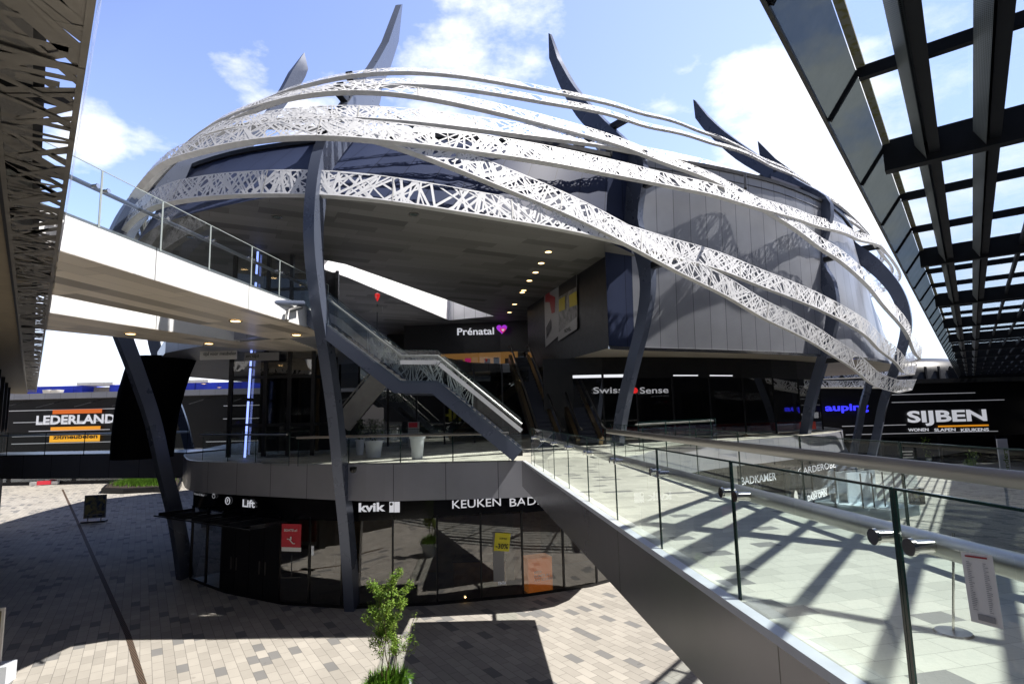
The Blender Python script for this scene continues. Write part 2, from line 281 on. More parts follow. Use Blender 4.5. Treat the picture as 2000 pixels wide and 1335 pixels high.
# ---------------------------------------------------------------- mesh builder
LOC = {}
class MB:
    def __init__(s): s.v = []; s.f = []; s.uv = []
    def face(s, pts, uv=None):
        n = len(s.v); s.v += [tuple(map(float, p)) for p in pts]; s.f.append(tuple(range(n, n+len(pts))))
        s.uv += list(uv) if uv is not None else [(0, 0)]*len(pts)
    def quad(s, a, b, c, d, u0=0, u1=1, v0=0, v1=1): s.face((a, b, c, d), ((u0, v0), (u1, v0), (u1, v1), (u0, v1)))
    def frame(s, o, ax, ay, az, sx, sy, sz):
        """box centred on o with unit axes"""
        o, ax, ay, az = [np.array(q, float) for q in (o, ax, ay, az)]
        c = [o + ax*sx/2*i + ay*sy/2*j + az*sz/2*k for k in (-1, 1) for j in (-1, 1) for i in (-1, 1)]
        for q in ((0, 2, 3, 1), (4, 5, 7, 6), (0, 1, 5, 4), (2, 6, 7, 3), (0, 4, 6, 2), (1, 3, 7, 5)):
            ll = (sx, sy) if q in ((0, 2, 3, 1), (4, 5, 7, 6)) else ((sx, sz) if q in ((0, 1, 5, 4), (2, 6, 7, 3)) else (sy, sz))
            s.face([c[i] for i in q], ((0, 0), (ll[0], 0), (ll[0], ll[1]), (0, ll[1])))
        return s
    def box(s, o, size, rz=0):
        c, q = math.cos(rz), math.sin(rz); return s.frame(o, (c, q, 0), (-q, c, 0), (0, 0, 1), *size)
    def bar(s, a, b, wd, h, up=(0, 0, 1)):
        a, b, up = np.array(a, float), np.array(b, float), np.array(up, float); d = b-a; L = np.linalg.norm(d); d = d/L
        sd = np.cross(d, up); n = np.linalg.norm(sd); sd = sd/n if n > 1e-6 else np.array([1.0, 0, 0]); uu = np.cross(sd, d)
        return s.frame((a+b)/2, d, sd, uu, L, wd, h)
    def prism(s, poly, z0, z1, seam=None):
        """vertical prism of a plan polygon (open joints counted in metres along it)"""
        poly = [tuple(p[:2]) for p in poly]
        A = sum(poly[i][0]*poly[(i+1) % len(poly)][1]-poly[(i+1) % len(poly)][0]*poly[i][1] for i in range(len(poly)))
        if A < 0: poly = poly[::-1]
        tri = tessellate_polygon([[Vector((*p, 0)) for p in poly]])
        for t in tri:
            q = [poly[i] for i in t]
            a2 = (q[1][0]-q[0][0])*(q[2][1]-q[0][1])-(q[2][0]-q[0][0])*(q[1][1]-q[0][1])
            if a2 < 0: q = q[::-1]
            s.face([(*p, z1) for p in q], q); s.face([(*p, z0) for p in q[::-1]], q[::-1])
        u = 0
        for i in range(len(poly)):
            a, b = poly[i], poly[(i+1) % len(poly)]; L = math.dist(a, b)
            s.quad((*a, z0), (*b, z0), (*b, z1), (*a, z1), u, u+L, 0, z1-z0); u += L
        return s
    def tube(s, path, r, n=10, sc=(1, 1), caps=True):
        path = [np.array(p, float) for p in path]; rings = []
        for i, p in enumerate(path):
            d = path[min(i+1, len(path)-1)]-path[max(i-1, 0)]; d /= np.linalg.norm(d)
            up = np.array([0, 0, 1.0]) if abs(d[2]) < .95 else np.array([1.0, 0, 0])
            sd = np.cross(d, up); sd /= np.linalg.norm(sd); uu = np.cross(sd, d); rr = r[i] if isinstance(r, (list, tuple)) else r
            rings.append([p + sd*math.cos(2*math.pi*k/n)*rr*sc[0] + uu*math.sin(2*math.pi*k/n)*rr*sc[1] for k in range(n)])
        for i in range(len(rings)-1):
            for k in range(n): s.face((rings[i][k], rings[i][(k+1) % n], rings[i+1][(k+1) % n], rings[i+1][k]))
        if caps: s.face(rings[0][::-1]); s.face(rings[-1])
        return s
    def lathe(s, o, prof, n=20):
        for i in range(len(prof)-1):
            (r0, z0), (r1, z1) = prof[i], prof[i+1]
            for k in range(n):
                a, b = 2*math.pi*k/n, 2*math.pi*(k+1)/n
                P = lambda r, z, t: (o[0]+r*math.cos(t), o[1]+r*math.sin(t), o[2]+z)
                s.face((P(r0, z0, a), P(r0, z0, b), P(r1, z1, b), P(r1, z1, a)))
        return s
    def wall(s, pts, z0, z1, u0=0, thick=0):
        """upright strip along a plan polyline"""
        u = u0
        for a, b in zip(pts[:-1], pts[1:]):
            L = math.dist(a[:2], b[:2]); s.quad((a[0], a[1], z0), (b[0], b[1], z0), (b[0], b[1], z1), (a[0], a[1], z1), u, u+L, 0, z1-z0); u += L
        return s
    def build(s, name, m, parent=None, smooth=False, label=None, cat=None, group=None, kind=None, loc=None, weld=False):
        L = np.array(LOC.get(parent.name, (0, 0, 0)) if parent else (loc if loc is not None else (0, 0, 0)), float)
        me = bpy.data.meshes.new(name); me.from_pydata([tuple(np.array(v)-L) for v in s.v], [], s.f)
        uvl = me.uv_layers.new(name='UVMap'); uvl.data.foreach_set('uv', np.array(s.uv, dtype=np.float32).ravel())
        me.materials.append(M[m] if isinstance(m, str) else m)
        if weld or smooth:
            bm = bmesh.new(); bm.from_mesh(me); bmesh.ops.remove_doubles(bm, verts=bm.verts, dist=1e-4); bm.to_mesh(me); bm.free()
        if smooth:
            for p in me.polygons: p.use_smooth = True
            me.set_sharp_from_angle(angle=R(40))
        o = bpy.data.objects.new(name, me); S.collection.objects.link(o)
        if parent: o.parent = parent
        else: o.location = L
        LOC[o.name] = tuple(L); tag(o, label, cat, group, kind); return o
def tag(o, label=None, cat=None, group=None, kind=None):
    if label: o['label'] = label
    if cat: o['category'] = cat
    if group: o['group'] = group
    if kind: o['kind'] = kind
    return o
def thing(name, label, cat, loc=(0, 0, 0), group=None):
    o = bpy.data.objects.new(name, None); o.empty_display_size = .2; S.collection.objects.link(o); o.location = tuple(float(q) for q in loc); LOC[o.name] = tuple(loc)
    return tag(o, label, cat, group)
def dup(root, loc, label=None):
    r = root.copy(); S.collection.objects.link(r); r.location = tuple(loc); LOC[r.name] = tuple(loc)
    if label: r['label'] = label
    for ch in list(root.children):
        c = ch.copy(); S.collection.objects.link(c); c.parent = r
        for g in ch.children:
            d = g.copy(); S.collection.objects.link(d); d.parent = c
    return r
def cr(pts, n=8):
    """Catmull-Rom through points"""
    P = [np.array(p, float) for p in pts]; P = [2*P[0]-P[1]]+P+[2*P[-1]-P[-2]]; out = []
    for i in range(1, len(P)-2):
        for k in range(n):
            t = k/n; out.append(.5*((2*P[i])+(-P[i-1]+P[i+1])*t+(2*P[i-1]-5*P[i]+4*P[i+1]-P[i+2])*t*t+(-P[i-1]+3*P[i]-3*P[i+1]+P[i+2])*t**3))
    out.append(P[-2]); return out
_tc = {}
def text(mb, s, o, right, up, h, width=None, bold=0.0, ext=.015, center=False, space=1.0, shear=0.0):
    """letters laid on the plane (right, up) from o, cap height h; optional total width"""
    cu = bpy.data.curves.new('t', 'FONT'); cu.body = s; cu.size = 1; cu.offset = bold; cu.extrude = 0; cu.space_character = space; cu.shear = shear; cu.resolution_u = 3
    ob = bpy.data.objects.new('t', cu); S.collection.objects.link(ob)
    dg = bpy.context.evaluated_depsgraph_get(); me = bpy.data.meshes.new_from_object(ob.evaluated_get(dg))
    V = [v.co.copy() for v in me.vertices]; Fc = [tuple(p.vertices) for p in me.polygons]
    bpy.data.objects.remove(ob); bpy.data.curves.remove(cu)
    if not V: return mb
    x0 = min(v.x for v in V); x1 = max(v.x for v in V); sc = h/.70; sx = sc if width is None else width/(x1-x0)
    o, right, up = [np.array(q, float) for q in (o, right, up)]; right /= np.linalg.norm(right); up /= np.linalg.norm(up); nrm = np.cross(right, up)
    if center: o = o-right*(x1-x0)*sx/2
    n = len(mb.v)
    mb.v += [tuple(o+right*(v.x-x0)*sx+up*v.y*sc+nrm*ext) for v in V]
    for f in Fc: mb.f.append(tuple(i+n for i in f)); mb.uv += [(0, 0)]*len(f)
    bpy.data.meshes.remove(me); return mb
def hit(px, py, poly):
    """where the sight line in plan crosses a plan polyline"""
    d = ray(px, py); best = None
    for a, b in zip(poly[:-1], poly[1:]):
        ex, ey = b[0]-a[0], b[1]-a[1]; det = d[0]*(-ey)+ex*d[1]
        if abs(det) < 1e-9: continue
        t = (a[0]*(-ey)+ex*a[1])/det; s_ = (d[0]*a[1]-d[1]*a[0])/det
        if t > 0 and -1e-6 <= s_ <= 1+1e-6 and (best is None or t < best): best = t
    return EYE+d*best if best else None
def tang(poly, p):
    b = min(zip(poly[:-1], poly[1:]), key=lambda e: abs(math.dist(e[0][:2], p[:2])+math.dist(e[1][:2], p[:2])-math.dist(e[0][:2], e[1][:2])))
    d = np.array([b[1][0]-b[0][0], b[1][1]-b[0][1], 0.0]); return d/np.linalg.norm(d)
UPZ = np.array([0, 0, 1.0])
def pattern(mb, Q, U, w, dens, seed, lift=.0018, wid=(.05, .12), maxs=1.5, seg=4):
    """crossing straight bars that leave angular holes, on a strip Q(u, v, n)"""
    r = np.random.default_rng(seed); n = int(U*dens)
    for i in range(n):
        u0 = r.uniform(0, U); sl = r.uniform(-maxs, maxs)*w; u1 = u0+sl
        hw = r.uniform(*wid)/2*math.hypot(sl, w)/w; v0, v1 = 0.0, w
        if r.random() < .22: v0 = r.uniform(0, .3)*w
        if r.random() < .22: v1 = r.uniform(.7, 1.0)*w
        h2 = hw*r.uniform(.75, 1.1); nn = (i % 11)*lift
        row = []
        for k in range(seg+1):
            t = k/seg; v = v0+(v1-v0)*t; u = u0+(u1-u0)*t; h = hw+(h2-hw)*t
            row.append((Q(min(max(u-h, 0), U), v, nn), Q(min(max(u+h, 0), U), v, nn)))
        for a, b in zip(row[:-1], row[1:]): mb.face((a[0], a[1], b[1], b[0]))
# ================================================================ SETTING
mb = MB(); mb.quad((-600, -60, 0), (600, -60, 0), (600, 900, 0), (-600, 900, 0)); mb.build('ground', 'paving', kind='structure')
mb = MB(); g = [PZ(*p, 0) for p in ((122, 955), (150, 1015), (250, 1240), (330, 1500))]
for a, b in zip(g[:-1], g[1:]): mb.bar((a[0], a[1], .004), (b[0], b[1], .004), .17, .008)
mb.build('drain', 'grate', kind='structure')

# ================================================================ CENTRAL BUILDING
B = thing('mall_building', 'large domed shopping building wrapped in white perforated bands, navy cladding and curved fins', 'building', (0, 24, 0))
GF = [(-18, 34), (-16.2, 29.5), (-15, 27.1), (-12.3, 24.9), (-9.2, 23.2), (-6.3, 22.5), (-3.2, 22.7), (.4, 23.5), (3, 24.5), (6.3, 26.9), (10.4, 30.6), (16, 34.6), (22, 40), (26, 48)]
back = [(24, 60), (0, 64), (-14, 52)]
SL = [(-20, 40), (-17.2, 30.5), (-14.6, 25.6), (-12.9, 23.4), (-10.8, 22.1), (-8.4, 21.0), (-5.2, 20.2), (-2.6, 20.05), (.35, 20.2), (4.1, 20.9), (9, 24.2), (14, 27.4), (20, 32.4), (26.5, 40), (30, 48)]
SL = [(x*(1.085 if x < -8 else 1.05), y*(1.085 if x < -8 else 1.05)) for x, y in SL[:10]]+[(6.4, 25.6), (10.2, 29.6), (15.8, 33.6), (21.5, 38.5), (25, 44), (27, 50)]
SL = [tuple(p[:2]) for p in cr(SL, 4)]
mb = MB().prism(SL+[(28, 60), (0, 67), (-18, 58)], 4.12, 5.42)
mb.build('floor_slab', 'fascia', B)
mb = MB().prism([(x*1.0, y+.12) for x, y in SL]+[(28, 59.9), (0, 66.9), (-18, 57.9)], 5.42, 5.426); mb.build('floor_paving', 'decktile', B)
# level two: gallery, its edge panels
L2 = [(-23, 40), (-19.5, 31), (-16, 26.0), (-11.5, 22.6), (-6.75, 19.7), (-6.7, 22.2), (-7.5, 29.6), (-5.2, 35.5), (-3.1, 41.6), (-.9, 43.2), (2.2, 43), (6, 60), (-20, 60)]
MB().prism(L2, 10.3, 10.98).build('gallery_floor', 'fascia', B)
# ceiling over level two with the light well cut through it
RIM = [(-27.5, 54), (-26.5, 46), (-24, 38), (-19.6, 28.5), (-17, 24.9), (-14, 22), (-10.2, 20.05), (-7.3, 19.35), (-3.7, 20.25), (.1, 22.45), (4.4, 25.5)]
RIM = [tuple(p[:2]) for p in cr(RIM, 4)]
well = [(-10.2, 28.2), (-8.3, 29.2), (-1.4, 45.6), (-5.2, 46.8), (-10.6, 33.6)]
well = [tuple(PZ(*p, 15)[:2]) for p in ((625, 506), (675, 516), (964, 617), (877, 625), (678, 541), (627, 524))]
outer = RIM+[(6.5, 28.3), (9, 40), (10, 68), (-20, 68)]
def slab_hole(outer, hole, z, flip=False):
    m_ = MB(); vs = [Vector((*p, 0)) for p in outer]+[Vector((*p, 0)) for p in hole]
    for t in tessellate_polygon([vs[:len(outer)], vs[len(outer):]]):
        q = [vs[i] for i in t]; a2 = (q[1].x-q[0].x)*(q[2].y-q[0].y)-(q[2].x-q[0].x)*(q[1].y-q[0].y)
        if (a2 < 0) != flip: q = q[::-1]
        m_.face([(p.x, p.y, z) for p in q], [(p.x, p.y) for p in q])
    return m_
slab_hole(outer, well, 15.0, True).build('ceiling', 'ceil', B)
w2 = [(well[0][0]+5, well[0][1]-.5), (well[1][0]+5.5, well[1][1]-.5), (well[2][0]+1.5, well[2][1]), well[3], well[4], well[5]]  # roof opening widened out of view so sun reaches the far wall
mb = MB(); uu_ = 0
for i in range(6):
    a, b, c_, d_ = well[i], well[(i+1) % 6], w2[(i+1) % 6], w2[i]; L = math.dist(a, b); mb.quad((*a, 15.0), (*b, 15.0), (*c_, 19.6), (*d_, 19.6), uu_, uu_+L, 0, 4.6); uu_ += L
mb.build('light_well', 'chalk', B)
# leaning navy wall above the ceiling rim
TOP = [(-26.5, 54), (-25, 46), (-22.4, 38), (-18.6, 30.6), (-16.8, 27.6), (-13, 25.5), (-9, 24.5), (-6, 24.1), (-2.6, 24.3), (1.5, 25.1), (5, 26.6)]
TOP = [tuple(p[:2]) for p in cr(TOP, 4)]
mb = MB(); u = 0
for i in range(len(RIM)-1):
    L = math.dist(TOP[i], TOP[i+1]); mb.quad((*RIM[i], 15), (*RIM[i+1], 15), (*TOP[i+1], 19.5), (*TOP[i], 19.5), u, u+L, 0, 5); u += L
mb.build('upper_wall', 'navy', B, smooth=True)
# right wing: navy cladding with sunlight put into its colour, down to level one soffit
WB = [(4.85, 28.3), (7.1, 29.6), (12.4, 31.9), (18, 34.8), (24.4, 39.1), (30.3, 44.9), (33.8, 50), (35.5, 57)]
WT = [(4.55, 26.5), (6.9, 27.7), (11.8, 29.7), (17, 32.6), (22.8, 37.6), (27.6, 44.5), (30, 52), (30.5, 60)]
WB = [tuple(p[:2]) for p in cr(WB, 4)]; WT = [tuple(p[:2]) for p in cr(WT, 4)]
for nm, m_, lo, hi in (('wing_wall', 'sunlitnavy', 1, 99), ('wing_corner_wall', 'navy', 0, 5)):
    mb = MB(); u = 0
    for i in range(len(WB)-1):
        L = math.dist(WB[i], WB[i+1])
        if (nm == 'wing_wall') == (i >= 3): mb.quad((*WB[i], 10.35), (*WB[i+1], 10.35), (*WT[i+1], 20.0-max(0, i-14)*.12), (*WT[i], 20.0-max(0, i-15)*.12), u, u+L, 0, 9.6)
        u += L
    mb.build(nm, m_, B, smooth=True)
MB().prism(WB+[(30, 62), (8, 62), (1.2, 42)], 10.3, 10.35).build('wing_soffit', 'slat', B)
mb = MB(); 
for i in range(len(WB)-1): mb.bar((*WB[i], 10.33), (*WB[i+1], 10.33), .10, .16)
mb.build('soffit_edge', 'steellight', B)
# poster wall running inwards
PW = [(4.85, 28.3), (1.2, 41.8), (1.6, 50)]
MB().wall(PW, 10.3, 15.0).build('inner_wall', 'black', B)
mb = MB(); mb.quad((4.85, 28.3, 10.3), (4.85, 28.3, 15), (4.4, 25.5, 15), (4.85, 28.25, 10.4)); mb.build('corner_return', 'navy', B)
# roof, parapet
rp = TOP+WT[1:]+[(26, 66), (4, 70), (-18, 64)]
slab_hole(rp, w2, 19.55).build('roof', 'dark', B)
mb = MB()
for a, b in zip(rp[:-3], rp[1:-2]): mb.bar((*a, 19.62 if a in TOP else 20.08), (*b, 19.62 if b in TOP else 20.08), .25, .2)
mb.build('parapet', 'dark', B)
mb = MB(); p0 = PY(1525, 392, 34.5); mb.frame((17.6, 36.5, 20.7), (.83, .56, 0), (-.56, .83, 0), UPZ, 5, 3, 1.5); mb.build('roof_hatch', 'tower', B)
# backs and inner walls (rooms behind the glass)
BK = [(30, 62), (4, 66), (-16, 58)]
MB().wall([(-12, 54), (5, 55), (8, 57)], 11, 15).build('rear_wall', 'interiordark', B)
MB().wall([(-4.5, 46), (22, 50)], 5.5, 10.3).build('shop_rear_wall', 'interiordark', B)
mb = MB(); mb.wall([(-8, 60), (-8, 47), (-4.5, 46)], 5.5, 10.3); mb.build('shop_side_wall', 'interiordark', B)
# ground floor: glass in panes between mullions, black band over it
px = [372, 402, 432, 545, 604, 668, 767, 854, 940, 1021, 1101, 1165]
pts = [hit(p, 1120, GF) for p in px]
MB().wall(GF[1:-1], 3.2, 4.14).build('sign_band', 'blackgloss', B)
mb = MB(); mb.wall([(x*1.0, y-.02) for x, y in GF[1:-1]], 0, .12); mb.build('plinth', 'black', B)
segs = [tuple(p[:2]) for p in pts]; extra = [(6.3, 26.9), (8.35, 28.75), (10.4, 30.6), (13.2, 32.6), (16, 34.6), (19, 37.3), (22, 40)]
segs += extra
for i, (a, b) in enumerate(zip(segs[:-1], segs[1:])):
    if i == 2: continue
    m_ = MB(); m_.quad((*a, .12), (*b, .12), (*b, 3.25), (*a, 3.25)); m_.build('window', 'shopglass', B)
for p in segs: MB().box((*p, 1.7), (.07, .1, 3.2), math.atan2(tang(GF, p)[1], tang(GF, p)[0])).build('mullion', 'mullion', B)
# lift lobby: dark doors
a, b = segs[2], segs[3]; dd = np.array([b[0]-a[0], b[1]-a[1], 0]); LL = np.linalg.norm(dd); dd /= LL; nn = np.array([dd[1], -dd[0], 0])
for k in range(4):
    c = np.array([*a, 1.65])+dd*(k+.5)*LL/4
    d_ = MB().frame(c, dd, nn, UPZ, LL/4-.04, .06, 3.1).build('door', 'black', B)
    MB().frame(c+nn*.08+dd*(.28 if k % 2 == 0 else -.28)+UPZ*-.4, dd, nn, UPZ, .03, .05, .5).build('handle', 'steelwarm', d_)
# shop interior on the ground floor
IN = [(-13, 29.5), (-8.5, 27.5), (-3, 27.2), (2.4, 28.2), (8, 31), (14, 35.2), (20, 42)]
MB().wall(IN, 0.01, 4.3).build('shop_wall', 'interior', B)
MB().prism(GF[2:-1]+[(20, 42), (8, 31), (2.4, 28.2), (-3, 27.2), (-13, 29.5)], .012, .02).build('shop_floor', 'floor', B)
# glazed lobby of level one behind (panes with warm and cold shop light)
LG = [(-12.5, 34), (-8.6, 31.8), (-4, 33), (1, 36)]
for a, b in zip(LG[:-1], LG[1:]):
    n = 3
    for k in range(n):
        p = np.array(a)+(np.array(b)-np.array(a))*k/n; q = np.array(a)+(np.array(b)-np.array(a))*(k+1)/n
        m_ = MB(); m_.quad((*p, 5.52), (*q, 5.52), (*q, 10.2), (*p, 10.2)); f_ = m_.build('lobby_window', 'shopglass', B)
        MB().box((*p, 7.86), (.09, .09, 4.7)).build('frame', 'mullion', f_)
# bed shop glass front under the right wing
SW = [tuple(PZ(1110, 855, 5.5)[:2]), tuple(PZ(1160, 856, 5.5)[:2]), (9.7, 33.8), (14.5, 36), (19, 38.6), (23.5, 42.5)]
SW = [(3.4, 33.0), (5.2, 33.0), (7.2, 33.3), (9.5, 34.0), (12, 34.9), (14.5, 36), (17, 37.3), (19.5, 39), (22, 41)]
for i, (a, b) in enumerate(zip(SW[:-1], SW[1:])):
    m_ = MB(); m_.quad((*a, 5.52), (*b, 5.52), (*b, 9.05), (*a, 9.05)); f_ = m_.build('shop_window', 'shopglass', B)
    MB().box((*b, 7.3), (.08, .1, 3.6)).build('frame', 'mullion', f_)
MB().wall(SW, 9.05, 10.3).build('shop_header', 'black', B)
for i in (0, 1, 3, 4):
    a, b = np.array(SW[i]), np.array(SW[i+1]); d = b-a
    MB().bar((*(a+d*.04), 9.2), (*(b-d*(.04 if i < 2 else .3)), 9.2), .08, .16 if i < 2 else .06).build('light_box', 'lampwhite', B)
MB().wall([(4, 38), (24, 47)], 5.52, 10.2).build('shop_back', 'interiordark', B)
MB().box((2.6, 33.0, 7.9), (1.7, .5, 4.7)).build('pier', 'black', B)
mb = MB()
for k in range(9): mb.box((5.2+1.8*k, 35.5+.55*k, 5.9), (1.5, 1.9, .5), .2)
mb.build('shop_beds', mat('red_bedding', (.35, .04, .03), .8, var=.5, vs=.5), B)
# gallery shop front on level two
GP = [(-9.4, 49), (-4.6, 48.4), (-1.0, 48), (1.5, 47.4)]
MB().wall(GP, 12.4, 15).build('gallery_header', 'black', B)
for i, (a, b) in enumerate(zip(GP[:-1], GP[1:])):
    m_ = MB(); m_.quad((*a, 11), (*b, 11), (*b, 12.4), (*a, 12.4)); m_.build('gallery_window', 'shopglass', B)
mb = MB(); mb.box((-3, 51.5, 12.2), (7, .2, 1.2)); mb.build('shop_glow_panel', 'shopglow', B)  # glowing panel added to stand for a lit shop room
for k, (x, c_) in enumerate(((-4.6, 'paper'), (-3.9, 'pink'), (-2.2, 'potwhite'), (-1.4, 'picgrey'), (-.4, 'paper'))):
    MB().box((x, 49.6, 11.75), (.5, .3, .5+.2*(k % 2))).build('display_block', c_, B)
# curved fins
SP = [(-.05, 0), (.22, 1.5), (.62, 3.2), (1.15, 5.0), (1.75, 7.2), (2.6, 9.4), (3.35, 11.2), (3.85, 13.0), (3.8, 14.8), (3.25, 16.6), (2.1, 18.6), (.5, 20.6), (-1.5, 22.5), (-3.4, 24.3)]
DP = [.6, .6, .58, .56, .56, .58, .62, .7, .85, .95, 1.15, 1.4, 1.5, 1.3]
def column(b, n, top, wdt=.38, lab=None):
    """fin in the upright plane through b and n; top = pairs (outer, inner) of (reach, height)"""
    n = np.array([n[0], n[1], 0.0]); n /= np.linalg.norm(n); s_ = np.array([-n[1], n[0], 0]); o = np.array([b[0], b[1], 0.0]); m_ = MB()
    zc0 = min(top[0][0][1], top[0][1][1])-1.2; OI = []
    for i, (t, z) in enumerate(SP):
        if z > zc0: break
        a = SP[max(i-1, 0)]; e = SP[min(i+1, len(SP)-1)]; tg = np.array([e[0]-a[0], e[1]-a[1]]); tg /= np.linalg.norm(tg)
        OI.append((t, z, t-tg[1]*DP[i], z+tg[0]*DP[i]))
    OI += [(*a, *c) for a, c in top]; C = cr(OI[:-1], 4)+[np.array(OI[-1])]; rows = []
    for c in C:
        po = o+n*c[0]+UPZ*c[1]; pi = o+n*c[2]+UPZ*c[3]; g = math.hypot(c[0]-c[2], c[1]-c[3]); wd = wdt*min(1, max(.1, g/.45))
        rows.append((po+s_*wd/2, po-s_*wd/2, pi-s_*wd/2, pi+s_*wd/2))
    for r0, r1 in zip(rows[:-1], rows[1:]):
        for k in range(4): m_.quad(r0[k], r0[(k+1) % 4], r1[(k+1) % 4], r1[k])
    m_.face(rows[0][::-1]); m_.face(rows[-1])
    return m_.build('column', 'fin', B, smooth=True, label=lab)
COLS = []
def tipfit(b, n, px, py):
    n = np.array(n, float); n /= np.linalg.norm(n); d = ray(px, py)
    A = np.array([[n[0], -d[0]], [n[1], -d[1]]]); t, k = np.linalg.solve(A, -np.array(b, float)); return t, 7.1+k*d[2]
for b, n, prs in (((-15.5, 27.0), (-.5, -.87), (((505, 235), (556, 205)), ((545, 180), (588, 160)), ((567, 140), (598, 137)), ((593, 104), (594, 103)))),
                  ((-6.3, 22.15), (-.1, -1), (((655, 225), (728, 215)), ((683, 185), (740, 170)), ((724, 130), (757, 128)), ((752, 82), (772, 82)), ((778, 10), (781, 9)))),
                  ((4.6, 29.8), (.58, -.81), (((1262, 325), (1195, 322)), ((1235, 285), (1172, 275)), ((1174, 226), (1130, 228)), ((1125, 170), (1099, 172)), ((1093, 115), (1077, 116)), ((1076, 67), (1073, 66)))),
                  ((18.2, 37.9), (.52, -.85), (((1625, 398), (1590, 410)), ((1560, 352), (1520, 360)), ((1480, 302), (1440, 312)), ((1418, 258), (1385, 262)), ((1385, 228), (1361, 232)), ((1358, 196), (1355, 195)))),
                  ((27.2, 44.8), (.70, -.71), (((1660, 420), (1620, 432)), ((1580, 358), (1545, 372)), ((1515, 310), (1488, 325)), ((1482, 277), (1480, 275))))):
    top = [(tipfit(b, n, *a), tipfit(b, n, *c)) for a, c in prs]; print('col', b, [tuple(round(float(v), 1) for q in p for v in q) for p in top])
    COLS.append((b, n, 0, 0)); column(b, n, top)
for b, n in (((32, 55), (1, -.1)), ((28, 64), (.6, .8)), ((-21.5, 40), (-1, -.3)), ((-16, 54), (-.8, .6)), ((2, 68), (0, 1))): column(b, n, (((2.3, 18.6), (1.2, 18.2)), ((-1, 22), (-2, 21.2)), ((-4, 25), (-4.4, 24.6))))
# ---- perforated bands wound round the shell
CX, CY = 8.0, 45.0
PL = [(-7.0, 17.9), (0, 20.7), (7, 25.7), (13, 29.2), (19, 33.2), (25, 38.2), (31.5, 44.6), (36.4, 50.5), (38, 57), (34, 66), (22, 73), (5, 73), (-12, 66), (-22, 54), (-25.5, 44), (-24.6, 36.2), (-20.6, 27.8), (-14.6, 21.0)]
_ph = np.array([math.atan2(y-CY, x-CX) for x, y in PL]); _rr = np.array([math.hypot(x-CX, y-CY) for x, y in PL])
_o = np.argsort(_ph); _ph, _rr = _ph[_o], _rr[_o]
_pp = np.concatenate([_ph-2*math.pi, _ph, _ph+2*math.pi]); _rp = np.tile(_rr, 3)
_g = np.linspace(-3*math.pi, 3*math.pi, 2161); _gr = np.interp(_g, _pp, _rp); _kk = np.exp(-np.linspace(-2, 2, 41)**2); _kk /= _kk.sum()
_gr = np.convolve(np.pad(_gr, 20, mode='edge'), _kk, 'valid')
rho = lambda ph: np.interp(ph, _g, _gr)
HZ = 17.0
def kz(z): z = np.asarray(z, float); return np.sqrt(np.clip(1-((z-13)/np.where(z > 13, HZ, 15.0))**2, .02, 1))
def shell(ph, z): r = rho(ph)*kz(z); return np.array([CX+r*math.cos(ph), CY+r*math.sin(ph), z])
def march(px, py):
    d = ray(px, py); t = np.linspace(12, 75, 3000); p = EYE[None]+d[None]*t[:, None]
    ph = np.arctan2(p[:, 1]-CY, p[:, 0]-CX); rr = np.hypot(p[:, 1]-CY, p[:, 0]-CX); zz = p[:, 2]
    g = rr/(rho(ph)*kz(np.clip(zz, -1, 29.7)))-1+np.where(zz > 29.7, 1, 0); ins = np.nonzero(g < 0)[0]
    i = ins[0] if len(ins) else int(np.argmin(g)); a = ph[i]
    if a > math.pi/2: a -= 2*math.pi
    return a, p[i, 2], len(ins) > 0
